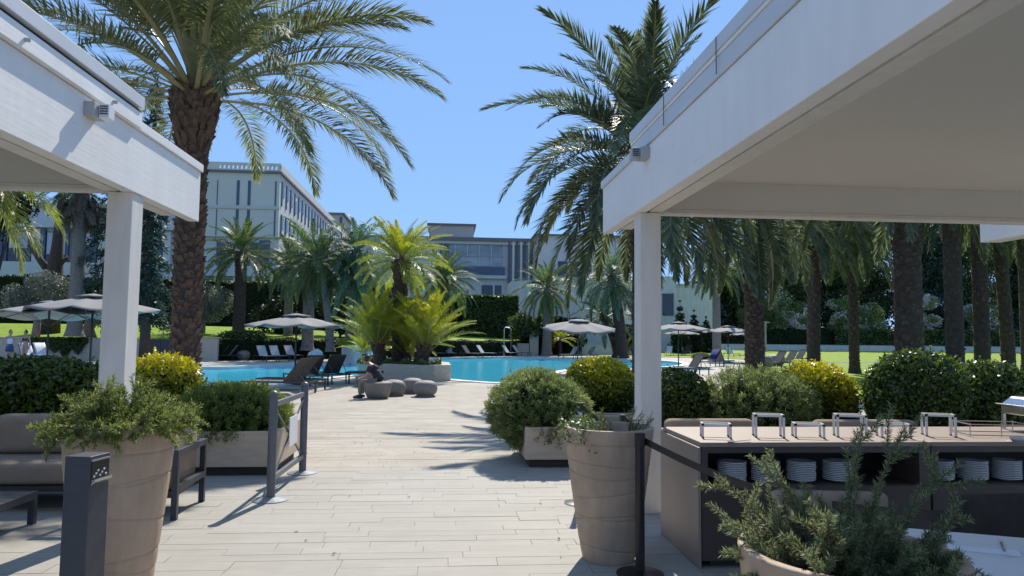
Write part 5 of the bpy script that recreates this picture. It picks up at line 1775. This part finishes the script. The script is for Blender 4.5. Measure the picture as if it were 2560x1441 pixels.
def planter(label, x0, x1, y0, y1, z1, m='planter_stone', rz=0):
    t = thing('planter', label, 'planter', (0, 0, 0), 0, 'stone planters on the terrace')
    piv = ((x0 + x1) / 2, (y0 + y1) / 2)
    obj('plinth', MB().box(x0 + .06, x1 - .06, y0 + .06, y1 - .06, -.01, .10, rz=rz, piv=piv), 'plinth_dark', t)
    w = .07
    # four stone slabs, butted
    obj('side_panel', MB().box(x0, x1, y0, y0 + w, .10, z1, rz=rz, piv=piv), m, t, bevel=.008)
    obj('side_panel', MB().box(x0, x1, y1 - w, y1, .10, z1, rz=rz, piv=piv), m, t, bevel=.008)
    obj('side_panel', MB().box(x0, x0 + w, y0 + w + .002, y1 - w - .002, .10, z1 - .002, rz=rz, piv=piv), m, t, bevel=.008)
    obj('side_panel', MB().box(x1 - w, x1, y0 + w + .002, y1 - w - .002, .10, z1 - .002, rz=rz, piv=piv), m, t, bevel=.008)
    obj('soil', MB().box(x0 + w, x1 - w, y0 + w, y1 - w, .11, z1 - .08, rz=rz, piv=piv), 'soil', t)
    return t


GB = 'clipped shrubs in the terrace planters'
planter('long travertine planter left of the walkway, behind the armchair', -3.55, -1.93, 8.55, 9.9, .50)
shrub('olive green rosemary mound clipped round in the planter left of the walkway', (-2.58, 9.25, .54), .66, .72, .43, 'lf_mound', 60000, .045, .2, 2.3, .08, .16, 201, GB, needles=True)
planter('travertine planter right of the walkway under the overhanging rosemary', .98, 2.9, 8.95, 10.3, .50)
shrub('grey green rosemary mound bulging over the planter right of the walkway', (1.25, 9.55, .61), .64, .68, .53, 'lf_mound_grey', 60000, .048, .18, 2.2, .10, .18, 202, GB, needles=True)
planter('beige planter wall behind the left sofa', -8.2, -3.65, 8.0, 9.2, .56)
shrub('glossy dark green bush at the far left behind the sofa', (-5.95, 8.75, .80), .62, .6, .48, 'lf_box', 9000, .068, .55, 2.3, .08, .2, 203, GB)
shrub('wide glossy green bush behind the sofa, left of the pavilion post', (-4.75, 8.9, .80), .82, .62, .51, 'lf_box', 15000, .068, .55, 2.5, .07, .2, 204, GB)
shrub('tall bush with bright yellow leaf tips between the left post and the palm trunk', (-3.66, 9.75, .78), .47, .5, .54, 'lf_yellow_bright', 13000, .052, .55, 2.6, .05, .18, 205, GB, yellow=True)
planter('beige planter holding the yellow tipped bush beside the big palm', -4.3, -3.1, 9.95, 10.6, .42)
# right rows
planter('long beige planter ledge behind the buffet counter', 2.35, 9.5, 8.0, 9.3, .60)
planter('beige planter at the right pavilion post with the bright bush', 1.9, 4.4, 10.6, 11.9, .5)
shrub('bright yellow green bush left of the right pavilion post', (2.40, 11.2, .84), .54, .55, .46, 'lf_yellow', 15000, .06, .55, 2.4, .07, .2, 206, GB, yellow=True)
shrub('dark glossy bush just right of the right pavilion post', (2.98, 9.0, .75), .36, .42, .48, 'lf_box', 8000, .055, .55, 2.4, .08, .2, 207, GB)
shrub('wide grey green rosemary mound behind the left end of the buffet', (3.92, 8.8, .67), .68, .6, .50, 'lf_mound_grey', 56000, .045, .18, 2.2, .12, .2, 208, GB, needles=True)
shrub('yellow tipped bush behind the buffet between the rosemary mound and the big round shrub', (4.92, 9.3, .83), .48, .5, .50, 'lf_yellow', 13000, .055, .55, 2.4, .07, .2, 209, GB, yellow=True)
shrub('big dark round glossy shrub behind the buffet', (5.70, 8.4, .94), .55, .55, .55, 'lf_box_dark', 17000, .058, .55, 2.3, .05, .2, 210, GB)
shrub('dark glossy shrub at the far right behind the buffet', (6.72, 8.55, .86), .54, .5, .50, 'lf_box_dark', 13000, .058, .55, 2.3, .07, .2, 211, GB)


# ---- big clay pots
def pot_mesh():
    H, N_, K = .95, 96, 170
    lines = [(.10, .03, 1.0), (.30, .05, 2.6), (.33, .015, .3), (.50, .035, 4.0), (.66, .05, 5.6), (.70, .03, .9), (.84, .012, 2.0)]
    def r_at(z): u = z / H; return .185 + .145 * u ** .8
    V = []
    for i in range(K + 1):
        z = H * i / K
        for j in range(N_):
            a = 2 * PI * j / N_
            q = r_at(z)
            for zl, tl, ph in lines:
                d = z - (zl + tl * math.cos(a - ph))
                q -= .009 * math.exp(-(d / .004) ** 2)
                q -= .0012 * math.exp(-((d + .012) / .016) ** 2) if d < 0 else 0
            V.append((q * math.cos(a), q * math.sin(a), z))
    F = [(i * N_ + j, i * N_ + (j + 1) % N_, (i + 1) * N_ + (j + 1) % N_, (i + 1) * N_ + j) for i in range(K) for j in range(N_)]
    o = len(V)
    prof = [(r_at(H) - .004, H + .006), (r_at(H) - .034, H + .006), (r_at(H) - .04, H - .004), (r_at(H) - .055, H - .16)]
    for r0, z in prof:
        for j in range(N_):
            a = 2 * PI * j / N_; V.append((r0 * math.cos(a), r0 * math.sin(a), z))
    for i in range(len(prof)):
        b0 = K * N_ if i == 0 else o + (i - 1) * N_
        b1 = o + i * N_
        F += [(b0 + j, b0 + (j + 1) % N_, b1 + (j + 1) % N_, b1 + j) for j in range(N_)]
    F.append(tuple(range(N_))[::-1])
    return MB().add(V, F)


PM = pot_mesh()
pot0 = thing('plant_pot', 'tall tapering clay pot at left behind the slate bollard', 'plant pot', (A(296, 1200, 4.33).x, 4.33, 0), .4, 'tall clay pots')
pot0.scale = (.90, .90, 1.15)
obj('pot_body', PM, 'pot_clay', pot0, smooth=True)
obj('soil', MB().lathe([(.0, .88), (.279, .87)], 32), 'soil', pot0)
dup(pot0, (1.20, 5.30, 0), 2.2, 'tall clay pot with sparse plants in front of the right pavilion post', s=1.0)
dup(pot0, (1.25, 2.18, 0), 4.0, 'tall clay pot with a straggly rosemary at the bottom right corner', s=1.0)

r = random.Random(5)
br = []
for i in range(190):
    a = i * 2.39996
    q = (i / 190) ** .6
    br.append((a, .25 * q, .12 + 1.1 * q * r.uniform(.5, 1.2), r.uniform(.20, .33) * (1 - .28 * q), .5 + 1.3 * q * r.uniform(.4, 1.3)))
rosemary('dense spreading rosemary with trailing tips overflowing the left clay pot', (A(300, 1200, 4.33).x, 4.33, 1.03), br, 'lf_rosemary_green', 7, nl=.024, nw=.0055, spacing=.0085, per=4, side=5)
# straggly rosemary, right foreground
br = [(2.7, .10, .62, .52, .35), (2.9, .12, 1.2, .56, .75), (3.3, .15, 1.4, .46, .9), (2.2, .08, .3, .50, .2), (1.2, .05, .12, .54, .05), (.7, .06, .30, .56, .1), (.3, .1, .7, .52, .3), (.0, .12, .9, .48, .6), (5.9, .14, 1.3, .46, .9), (5.5, .16, 1.5, .46, 1.0), (6.2, .15, 1.2, .5, .8),
      (3.6, .2, 1.0, .26, .9), (3.9, .2, .9, .22, 1.0), (4.3, .2, .8, .25, 1.0), (4.9, .2, .9, .3, 1.0), (5.2, .18, .8, .3, .9), (1.8, .1, .5, .45, .3), (2.5, .1, .8, .42, .6)]
for i in range(95):
    a = r.uniform(0, 6.28); br.append((a, r.uniform(0, .23), r.uniform(.2, 1.2), r.uniform(.14, .33), r.uniform(.2, 1.1)))
br = [(a, q0, o_, l_ * (.50 if o_ > .85 else .86 if math.cos(a) < -.3 else .93), d_) for a, q0, o_, l_, d_ in br]
rosemary('straggly rosemary with long bare arching stems in the bottom right pot', (1.25, 2.18, .84), br, 'lf_rosemary', 8, nl=.021, nw=.0032, spacing=.0042, per=5, side=5)
# sparse plants in right pot
r2 = rng(9)
P = []; N = []
for a, rad, hh, m_ in ((2.9, .25, .13, 330), (2.4, .22, .10, 160), (3.4, .26, .10, 250), (3.9, .27, .06, 150)):
    c = np.array([rad * math.cos(a), rad * math.sin(a), hh * .3])
    q = r2.normal(size=(m_, 3)) * np.array([.055, .055, .045]) + c; P.append(q); N.append(unit(q - c + np.array([0, 0, .05])))
P = np.concatenate(P); N = np.concatenate(N)
V, T = leaf_cloud(P, N, .032, .55, r2, jit=.6)
t = thing('trailing_plant', 'small bright trailing plant at the left rim of the right clay pot', 'plant', (1.20, 5.30, .90)); quadmesh('foliage', V, T, 'lf_small', t, 'stuff')
br = [(r.uniform(0, 6.28), r.uniform(.05, .16), r.uniform(.2, 1.0), r.uniform(.12, .28), r.uniform(.0, .9)) for _ in range(16)]
rosemary('twiggy half dead plant in the middle of the right clay pot', (1.26, 5.32, .86), br, 'lf_mound', 10, nl=.02, nw=.004, spacing=.012, per=3, side=4, cat='plant', name='twiggy_plant')

# ---- slate bollard with a litter slot
bo = thing('ash_bollard', 'dark slate bollard with a steel rimmed slot at the top, front left', 'bollard', (A(217, 1200, 3.62).x, 3.62, 0), R_(-10))
bo_m = MB().box(-.0625, .0625, -.072, .072, 0, 1.03)
obj('body', bo_m, 'slate', bo, bevel=.004)
obj('slot_recess', MB().box(.063, .065, -.062, .062, .925, 1.005), 'black_plastic', bo)
obj('slot_rim', MB().box(.063, .071, -.064, .064, 1.006, 1.013), 'satin_disc', bo)
obj('slot_lip', MB().add([(.0635, -.062, .898), (.0635, .062, .898), (.085, .062, .915), (.085, -.062, .915), (.0635, -.062, .924), (.0635, .062, .924), (.085, .062, .924), (.085, -.062, .924)], [(0, 3, 2, 1), (4, 5, 6, 7), (0, 1, 5, 4), (1, 2, 6, 5), (2, 3, 7, 6), (3, 0, 4, 7)]), 'steel', bo, bevel=.002)
bt_ = MB()
for i in range(7):
    bt_.tube([(.0652, -.045 + i * .014, .932 + .012 * (i % 3)), (.0668, -.045 + i * .014, .932 + .012 * (i % 3) + .008)], .005, 8)
obj('cigarette_ends', bt_, 'porcelain', bo, kind='stuff')

# ---- folding barrier
ba = thing('barrier', 'grey tubular barrier with crossed braces and a blank white sign, left of the walkway', 'barrier')
yb0, yb1, xb0, xb1 = 7.32, 8.72, -1.69, -1.66
for x, y in ((xb0, yb0), (xb1, yb1)):
    p = obj('post', MB().tube([(x, y, .02), (x, y, 1.0)], .042, 20), 'gate_metal', ba, smooth=False)
    obj('cap', MB().lathe([(.042, 1.0), (.05, 1.012), (.044, 1.03), (.03, 1.05), (.0, 1.06)], 18, c=(x, y, 0)), 'gate_metal', p, smooth=True)
    obj('collar', MB().lathe([(.046, .84), (.046, .86)], 18, c=(x, y, 0)).lathe([(.046, .22), (.046, .24)], 18, c=(x, y, 0)), 'gate_metal', p)
    obj('base_disc', MB().lathe([(.17, 0), (.17, .008), (.06, .03), (.0, .032)], 32, c=(x, y, 0)), 'satin_disc', ba, smooth=False)
hb = [Vector((xb0, yb0 + .042, 0)), Vector((xb1, yb1 - .042, 0))]
def hp(u, z, dx=0): v = hb[0].lerp(hb[1], u); return (v.x + dx, v.y, z)
obj('rail', MB().bar(hp(0, .92), hp(1, .92), .035, .055), 'gate_metal', ba, bevel=.004)
obj('rail', MB().bar(hp(0, .20), hp(1, .20), .035, .055), 'gate_metal', ba, bevel=.004)
obj('brace', MB().bar(hp(.02, .89, -.008), hp(.98, .23, -.008), .014, .022), 'gate_metal', ba)
obj('brace', MB().bar(hp(.02, .23, .008), hp(.98, .89, .008), .014, .022), 'gate_metal', ba)
sg = obj('sign_panel', MB().box(-.004, .004, -.2, .2, .42, .73), 'sign_white', ba, bevel=.002); sg.location = (hp(.55, 0)[0] + .026, hp(.55, 0)[1], 0)
# ---- belt stanchions
st = thing('belt_stanchion', 'black belt stanchion in front of the right clay pot, belt running to the buffet', 'stanchion', (1.335, 4.93, 0))
obj('base_disc', MB().lathe([(.16, 0), (.16, .012), (.05, .028), (0, .03)], 28), 'black_plastic', st, smooth=False)
obj('post', MB().tube([(0, 0, .02), (0, 0, .86)], .032, 20), 'black_plastic', st, smooth=False)
obj('head', MB().tube([(0, 0, .86), (0, 0, .95)], .036, 20), 'fabric_brown', st)
bl = MB()
pa_, pb_ = Vector((.03, -.0, .90)), Vector((1.0, -1.75, .80))
for i in range(12):
    u0, u1 = i / 12, (i + 1) / 12
    q0 = pa_.lerp(pb_, u0) + Vector((0, 0, -.12 * math.sin(PI * u0))); q1 = pa_.lerp(pb_, u1) + Vector((0, 0, -.12 * math.sin(PI * u1)))
    bl.add([q0 - Vector((0, 0, .024)), q1 - Vector((0, 0, .024)), q1 + Vector((0, 0, .024)), q0 + Vector((0, 0, .024))], [(0, 1, 2, 3)])
o = obj('belt', bl, 'black_plastic', st); so = o.modifiers.new('thick', 'SOLIDIFY'); so.thickness = .002
s1 = thing('belt_stanchion', 'steel belt stanchion standing behind the left part of the right pot', 'stanchion', (1.31, 7.05, 0))
obj('base_disc', MB().lathe([(.15, 0), (.15, .012), (.04, .028), (0, .03)], 24), 'steel', s1); obj('post', MB().tube([(0, 0, .02), (0, 0, .90)], .024, 14), 'steel', s1, smooth=True); obj('head', MB().tube([(0, 0, .9), (0, 0, .97)], .03, 14), 'black_plastic', s1)
q = MB()
for i in range(8):
    u0, u1 = i / 8, (i + 1) / 8
    f_ = lambda u: Vector((.02 + .42 * u, -.1 * u, .93 - .22 * math.sin(PI * u * .5)))
    q.add([f_(u0) - Vector((0, 0, .022)), f_(u1) - Vector((0, 0, .022)), f_(u1) + Vector((0, 0, .022)), f_(u0) + Vector((0, 0, .022))], [(0, 1, 2, 3)])
o = obj('belt', q, 'black_plastic', s1); so = o.modifiers.new('thick', 'SOLIDIFY'); so.thickness = .002
dup(s1, (1.70, 6.9, -.1), 0, 'steel belt stanchion right behind the pot beside the white post')

# ---- lounge furniture left


def cushion(name, x0, x1, y0, y1, z0, z1, m, parent, r_=.05):
    o = obj(name, MB().box(x0, x1, y0, y1, z0, z1), m, parent)
    b_ = o.modifiers.new('round', 'BEVEL'); b_.width = r_; b_.segments = 4
    o.data.polygons.foreach_set('use_smooth', [True] * len(o.data.polygons))
    return o


sf = thing('sofa', 'low dark framed sofa with tan cushions in front of the left bushes', 'sofa', (0, 0, 0))
SX0, SX1, SY0, SY1 = -6.6, -3.28, 6.95, 7.75
obj('frame', MB().box(SX0, SX1, SY0, SY1, .17, .22), 'dark_metal', sf, bevel=.004)
for x in (SX0, -5.0, SX1 - .05):
    for y in (SY0, SY1 - .05):
        obj('leg', MB().box(x, x + .05, y, y + .05, 0, .169), 'dark_metal', sf)
for i in range(3):
    a_, b_ = SX0 + .04 + i * 1.08, SX0 + .04 + (i + 1) * 1.08 - .01
    cushion('seat_cushion', a_, b_, SY0 + .02, SY1 - .12, .222, .42, 'fabric_tan', sf)
    c = cushion('back_cushion', a_, b_, SY1 - .26, SY1 - .04, .42, .80, 'fabric_tan', sf, .08)
obj('back_rail', MB().box(SX0, SX1, SY1 - .03, SY1, .22, .66), 'dark_metal', sf)
ac = thing('armchair', 'dark framed armchair with tan cushions, its back turned to the walkway', 'armchair', (0, 0, 0))
AX0, AX1, AY0, AY1 = -3.08, -2.30, 6.55, 7.30
for y in (AY0, AY1 - .05):
    for x in (AX0, AX1 - .05):
        obj('leg', MB().box(x, x + .05, y, y + .05, 0, .60), 'dark_metal', ac, bevel=.003)
obj('back_rail', MB().box(AX1 - .05, AX1, AY0 + .051, AY1 - .051, .545, .60), 'dark_metal', ac, bevel=.003)
obj('back_rail', MB().box(AX1 - .05, AX1, AY0 + .051, AY1 - .051, .24, .295), 'dark_metal', ac, bevel=.003)
for y in (AY0, AY1 - .05):
    obj('arm_rail', MB().box(AX0 + .051, AX1 - .051, y, y + .05, .55, .60), 'dark_metal', ac, bevel=.003)
obj('seat_frame', MB().box(AX0 + .02, AX1 - .051, AY0 + .051, AY1 - .051, .18, .235), 'dark_metal', ac)
cushion('seat_cushion', AX0 + .02, AX1 - .07, AY0 + .06, AY1 - .06, .237, .40, 'fabric_tan', ac)
cushion('back_cushion', AX1 - .26, AX1 - .055, AY0 + .06, AY1 - .06, .30, .72, 'fabric_tan', ac, .08)
ct = thing('coffee_table', 'low black slatted coffee table before the left sofa', 'table', (0, 0, 0))
TX0, TX1, TY0, TY1, TH = -5.2, -3.42, 5.75, 6.5, .27
for i in range(6):
    y = TY0 + .03 + i * .118
    obj('slat', MB().box(TX0 + .03, TX1 - .03, y, y + .108, TH - .02, TH), 'dark_metal', ct, bevel=.002)
ap = MB().box(TX0, TX1, TY0, TY0 + .028, TH - .06, TH + .001).box(TX0, TX1, TY1 - .012, TY1 + .016, TH - .06, TH + .001).box(TX0, TX0 + .028, TY0 + .029, TY1 - .013, TH - .06, TH + .001).box(TX1 - .028, TX1, TY0 + .029, TY1 - .013, TH - .06, TH + .001)
obj('apron', ap, 'dark_metal', ct)
for x in (TX0, TX1 - .05):
    for y in (TY0, TY1 - .034):
        obj('leg', MB().box(x, x + .05, y, y + .05, 0, TH - .061), 'dark_metal', ct)

# ---- buffet counter
bf = thing('buffet_counter', 'long brown buffet counter with a pale top and open plate niches', 'counter', (0, 0, 0))
BX0, BX1, BY0, BY1, BZ = 1.80, 6.1, 5.02, 5.92, .875
units = [(BX0, 3.52), (3.525, 5.25), (5.255, BX1)]
obj('toe_kick', MB().box(BX0 + .08, BX1, BY0 + .06, BY1 - .06, 0, .05), 'plinth_dark', bf)
for i, (a_, b_) in enumerate(units):
    obj('worktop', MB().box(a_, b_ - .002, BY0 - .005, BY1, BZ - .032, BZ), 'laminate', bf, bevel=.003)
    fp = MB().box(a_ + .004, b_ - .004, BY0 + .025, BY1 - .02, .05, .565)
    obj('cabinet_body', fp, 'cabinet', bf, bevel=.002)
    obj('side_panel', MB().box(a_ + .004, a_ + .05, BY0 + .0, BY1 - .012, .566, BZ - .033), 'cabinet', bf)
    obj('side_panel', MB().box(b_ - .09, b_ - .004, BY0 + .0, BY1 - .012, .566, BZ - .033), 'cabinet', bf)
    obj('niche_back', MB().box(a_ + .051, b_ - .091, BY0 + .55, BY1 - .03, .566, BZ - .034), 'cabinet_inside', bf)
    obj('front_rail', MB().box(a_ + .051, b_ - .091, BY0 + .002, BY0 + .03, BZ - .075, BZ - .033), 'cabinet', bf)
    for k_ in range(2):
        w = (b_ - a_ - .02) / 2
        obj('front_panel', MB().box(a_ + .006 + k_ * (w + .006), a_ + .006 + k_ * (w + .006) + w, BY0 + .004, BY0 + .024, .052, .56), 'cabinet', bf, bevel=.002)
obj('end_panel', MB().box(BX0 - .022, BX0 - .001, BY0 - .006, BY1 + .002, .0, BZ - .033), 'laminate', bf, bevel=.008)
# plates
pprof = [(.0, 0), (.055, .0), (.06, .006), (.1, .016), (.118, .018), (.1195, .0245), (.1, .0225), (.058, .011), (0, .009)]
plm = MB().lathe(pprof, 32)
plate0 = None
stacks = [(2.09, 'leftmost'), (2.345, 'second from the left'), (2.62, 'third from the left'), (2.90, 'fourth from the left'), (3.70, 'fifth'), (3.97, 'sixth'), (4.24, 'rightmost visible')]
for k_, (x, w) in enumerate(stacks):
    for i in range(11):
        lab = ('topmost white plate' if i == 10 else 'bottom white plate' if i == 0 else 'white plate') + ' in the %s buffet plate stack' % w
        loc = (x + r.uniform(-.002, .002) + (i % 4) * .001, BY0 + .17 + r.uniform(-.002, .002), .567 + i * .0128)
        if plate0 is None:
            plate0 = obj('plate', plm, 'porcelain', smooth=True); tag(plate0, lab, 'plate', 'plates stacked in the buffet niche')
            p = plate0
        else:
            p = plate0.copy(); col.objects.link(p); p['label'] = lab
        p.location = loc
        p.scale = (.87, .87, .95)


def make_riser(label, w, d, h):
    t = thing('display_riser', label, 'display stand', (0, 0, 0), 0, 'white display risers on the buffet')
    b_ = .016
    for sx in (-1, 1):
        for sy in (-1, 1):
            l = obj('leg', MB().box(sx * w / 2 - b_ / 2, sx * w / 2 + b_ / 2, sy * d / 2 - b_ / 2, sy * d / 2 + b_ / 2, .008, h - .017), 'riser_white', t)
            c = obj('corner_joint', MB().box(sx * w / 2 - .0095, sx * w / 2 + .0095, sy * d / 2 - .0095, sy * d / 2 + .0095, h - .0165, h + .001), 'black_plastic', t)
            obj('foot', MB().box(sx * w / 2 - .0087, sx * w / 2 + .0087, sy * d / 2 - .0087, sy * d / 2 + .0087, 0, .0079), 'black_plastic', l)
        obj('rail', MB().box(-w / 2 + .0097, w / 2 - .0097, sx * d / 2 - b_ / 2, sx * d / 2 + b_ / 2, h - .016, h), 'riser_white', t)
        obj('rail', MB().box(sx * w / 2 - b_ / 2, sx * w / 2 + b_ / 2, -d / 2 + .0097, d / 2 - .0097, h - .016, h), 'riser_white', t)
    return t


def on_top(px, py): return G(px, py, BZ)


lo = make_riser('low white display riser at the left end of the buffet', .20, .13, .105)
hi_ = make_riser('tall white display riser, leftmost of the tall ones on the buffet', .20, .12, .17)
lo.location = on_top(1789, 1093); lo.rotation_euler = (0, 0, R_(-14))
hi_.location = on_top(1921, 1092); hi_.rotation_euler = (0, 0, R_(-14))
dup(lo, on_top(2020, 1093), R_(-16), 'low white display riser between the first two tall ones')
dup(hi_, on_top(2125, 1092), R_(-16), 'tall white display riser in the middle of the buffet')
dup(lo, on_top(2234, 1093), R_(-16), 'low white display riser right of the middle tall one')
dup(hi_, on_top(2347, 1090), R_(-20), 'tall white display riser furthest right, beside the wire rack')
# serving spoon
sp = thing('serving_spoon', 'pale serving spoon lying at the front left of the buffet top', 'spoon', on_top(1833, 1108) + Vector((0, 0, .002)), R_(20))
obj('handle', MB().bar((.0, 0, .006), (.16, 0, .012), .012, .004), 'steel', sp); obj('bowl', MB().lathe([(0, 0), (.018, .002), (.026, .008), (.024, .009), (0, .004)], 16, c=(-.022, 0, 0)), 'steel', sp)
# wire rack
wr_ = thing('wire_rack', 'chrome wire chafing frame lying open near the right end of the buffet', 'rack', on_top(2470, 1088), R_(-10))
wm = MB()
for z in (.012, .095):
    wm.tube([(-.2, -.13, z), (.26, -.13, z), (.26, .13, z), (-.2, .13, z), (-.2, -.13, z)], .004, 6)
for x, y in ((-.2, -.13), (.26, -.13), (.26, .13), (-.2, .13), (.03, -.13)):
    wm.tube([(x, y, .0), (x, y, .105)], .004, 6)
obj('wire_frame', wm, 'steel', wr_)
# chafing dish
ch = thing('chafing_dish', 'stainless chafing dish with a domed lid at the far right of the buffet', 'chafing dish', (4.97, 5.62, BZ), 0)
for sx in (-.26, .26):
    for sy in (-.15, .15):
        obj('leg', MB().box(sx - .012, sx + .012, sy - .012, sy + .012, 0, .13), 'steel', ch)
obj('pan', MB().box(-.27, .27, -.17, .17, .131, .2), 'steel', ch, bevel=.01)
obj('rim', MB().box(-.30, .30, -.19, .19, .202, .214), 'steel', ch, bevel=.003)
obj('lid', MB().add([(-.27, -.165, .216), (.27, -.165, .216), (.27, .165, .216), (-.27, .165, .216), (-.22, -.12, .28), (.22, -.12, .28), (.22, .12, .28), (-.22, .12, .28)], [(4, 5, 6, 7), (0, 1, 5, 4), (1, 2, 6, 5), (2, 3, 7, 6), (3, 0, 4, 7)]), 'steel', ch, bevel=.02)
bw = obj('bowl', MB().lathe([(.03, 0), (.05, .006), (.075, .035), (.078, .036), (.05, .012), (0, .008)], 28), 'porcelain', smooth=True); bw.location = on_top(2552, 1108); tag(bw, 'small white bowl at the right edge of the buffet top', 'bowl')
# seat cushions on the ledge behind the counter
be = thing('bench', 'beige built in bench with tan seat pads behind the buffet', 'bench', (0, 0, 0))
obj('bench_body', MB().box(2.3, 7.0, 7.1, 7.9, 0, .40), 'planter_stone', be, bevel=.01)
for i in range(3):
    cushion('seat_pad', 2.35 + i * 1.5, 3.75 + i * 1.5, 7.1, 7.75, .402, .52, 'fabric_tan', be)
cushion('back_pad', 2.4, 3.4, 7.72, 7.92, .52, .73, 'fabric_tan', be, .07)
cushion('back_pad', 4.1, 5.3, 7.72, 7.92, .52, .72, 'fabric_tan', be, .07)
# dining chair, table, napkin at the bottom right
dc = thing('dining_chair', 'upholstered dark brown chair back below the buffet at far right', 'chair', (2.98, 3.65, 0), R_(4))
c = cushion('backrest', -.33, .33, -.04, .04, .42, .80, 'fabric_brown', dc, .035)
cushion('seat', -.31, .31, -.55, -.05, .36, .47, 'fabric_brown', dc, .035)
for sx in (-.28, .25):
    for sy in (-.5, -.06):
        obj('leg', MB().box(sx, sx + .04, sy, sy + .04, 0, .36), 'dark_metal', dc)
d2 = thing('dining_chair', 'pale cushioned chair behind the straggly rosemary', 'chair', (2.05, 3.75, 0), R_(-8))
cushion('backrest', -.30, .30, -.04, .05, .42, .80, 'fabric_tan', d2, .035)
cushion('seat', -.30, .30, -.52, -.05, .36, .47, 'fabric_tan', d2, .035)
for sx in (-.27, .23):
    for sy in (-.48, -.06):
        obj('leg', MB().box(sx, sx + .04, sy, sy + .04, 0, .36), 'dark_metal', d2)
dt = thing('dining_table', 'white dining table corner at the bottom right', 'table', (2.52, 2.62, 0), R_(-24))
obj('table_top', MB().box(-.80, .8, -.38, .38, .72, .745), 'cloth_white', dt, bevel=.004)
for sx in (-.74, .69):
    for sy in (-.33, .28):
        obj('leg', MB().box(sx, sx + .05, sy, sy + .05, 0, .719), 'dark_metal', dt)
nk = obj('napkin', MB().add([(-.13, -.06, .0), (.13, -.08, .0), (.15, .05, .002), (-.1, .07, .001), (-.12, -.05, .014), (.12, -.07, .02), (.14, .045, .016), (-.09, .06, .012)], [(0, 3, 2, 1), (4, 5, 6, 7), (0, 1, 5, 4), (1, 2, 6, 5), (2, 3, 7, 6), (3, 0, 4, 7)]), 'cloth_white')
nk.location = (2.22, 2.88, .746); nk.rotation_euler = (0, 0, -.4); tag(nk, 'folded white napkin on the dining table corner', 'napkin')
ck = MB()
for i in range(4):
    ck.bar((-.02 + .006 * i - .009, .05, .004), (-.02 + .006 * i - .009, .085, .007), .003, .002)
fk = thing('fork', 'steel fork beside the folded napkin on the white table', 'fork', (2.30, 2.82, .768), -.6)
obj('handle', MB().bar((-.02, -.1, .003), (-.02, .05, .004), .010, .003), 'steel', fk); obj('tines', ck, 'steel', fk)
r3 = rng(77)
n = 46
P = np.stack([r3.uniform(-1.6, 1.6, n), r3.uniform(4.9, 13, n), np.full(n, .004)], 1)
ang = r3.uniform(0, 6.28, n)
ax = np.stack([np.cos(ang), np.sin(ang), r3.uniform(0, .3, n)], 1)
V, T = blades(P, unit(ax), np.stack([-np.sin(ang), np.cos(ang), np.zeros(n)], 1), r3.uniform(.02, .055, n), r3.uniform(.008, .02, n), r3.random(n), lift=np.tile([0, 0, .006], (n, 1)))
t = thing('leaf_litter', 'a few dry fallen leaves scattered over the open paving', 'fallen leaves'); quadmesh('leaves', V, T, 'fr_dead', t, 'stuff')
bpy.context.view_layer.update()
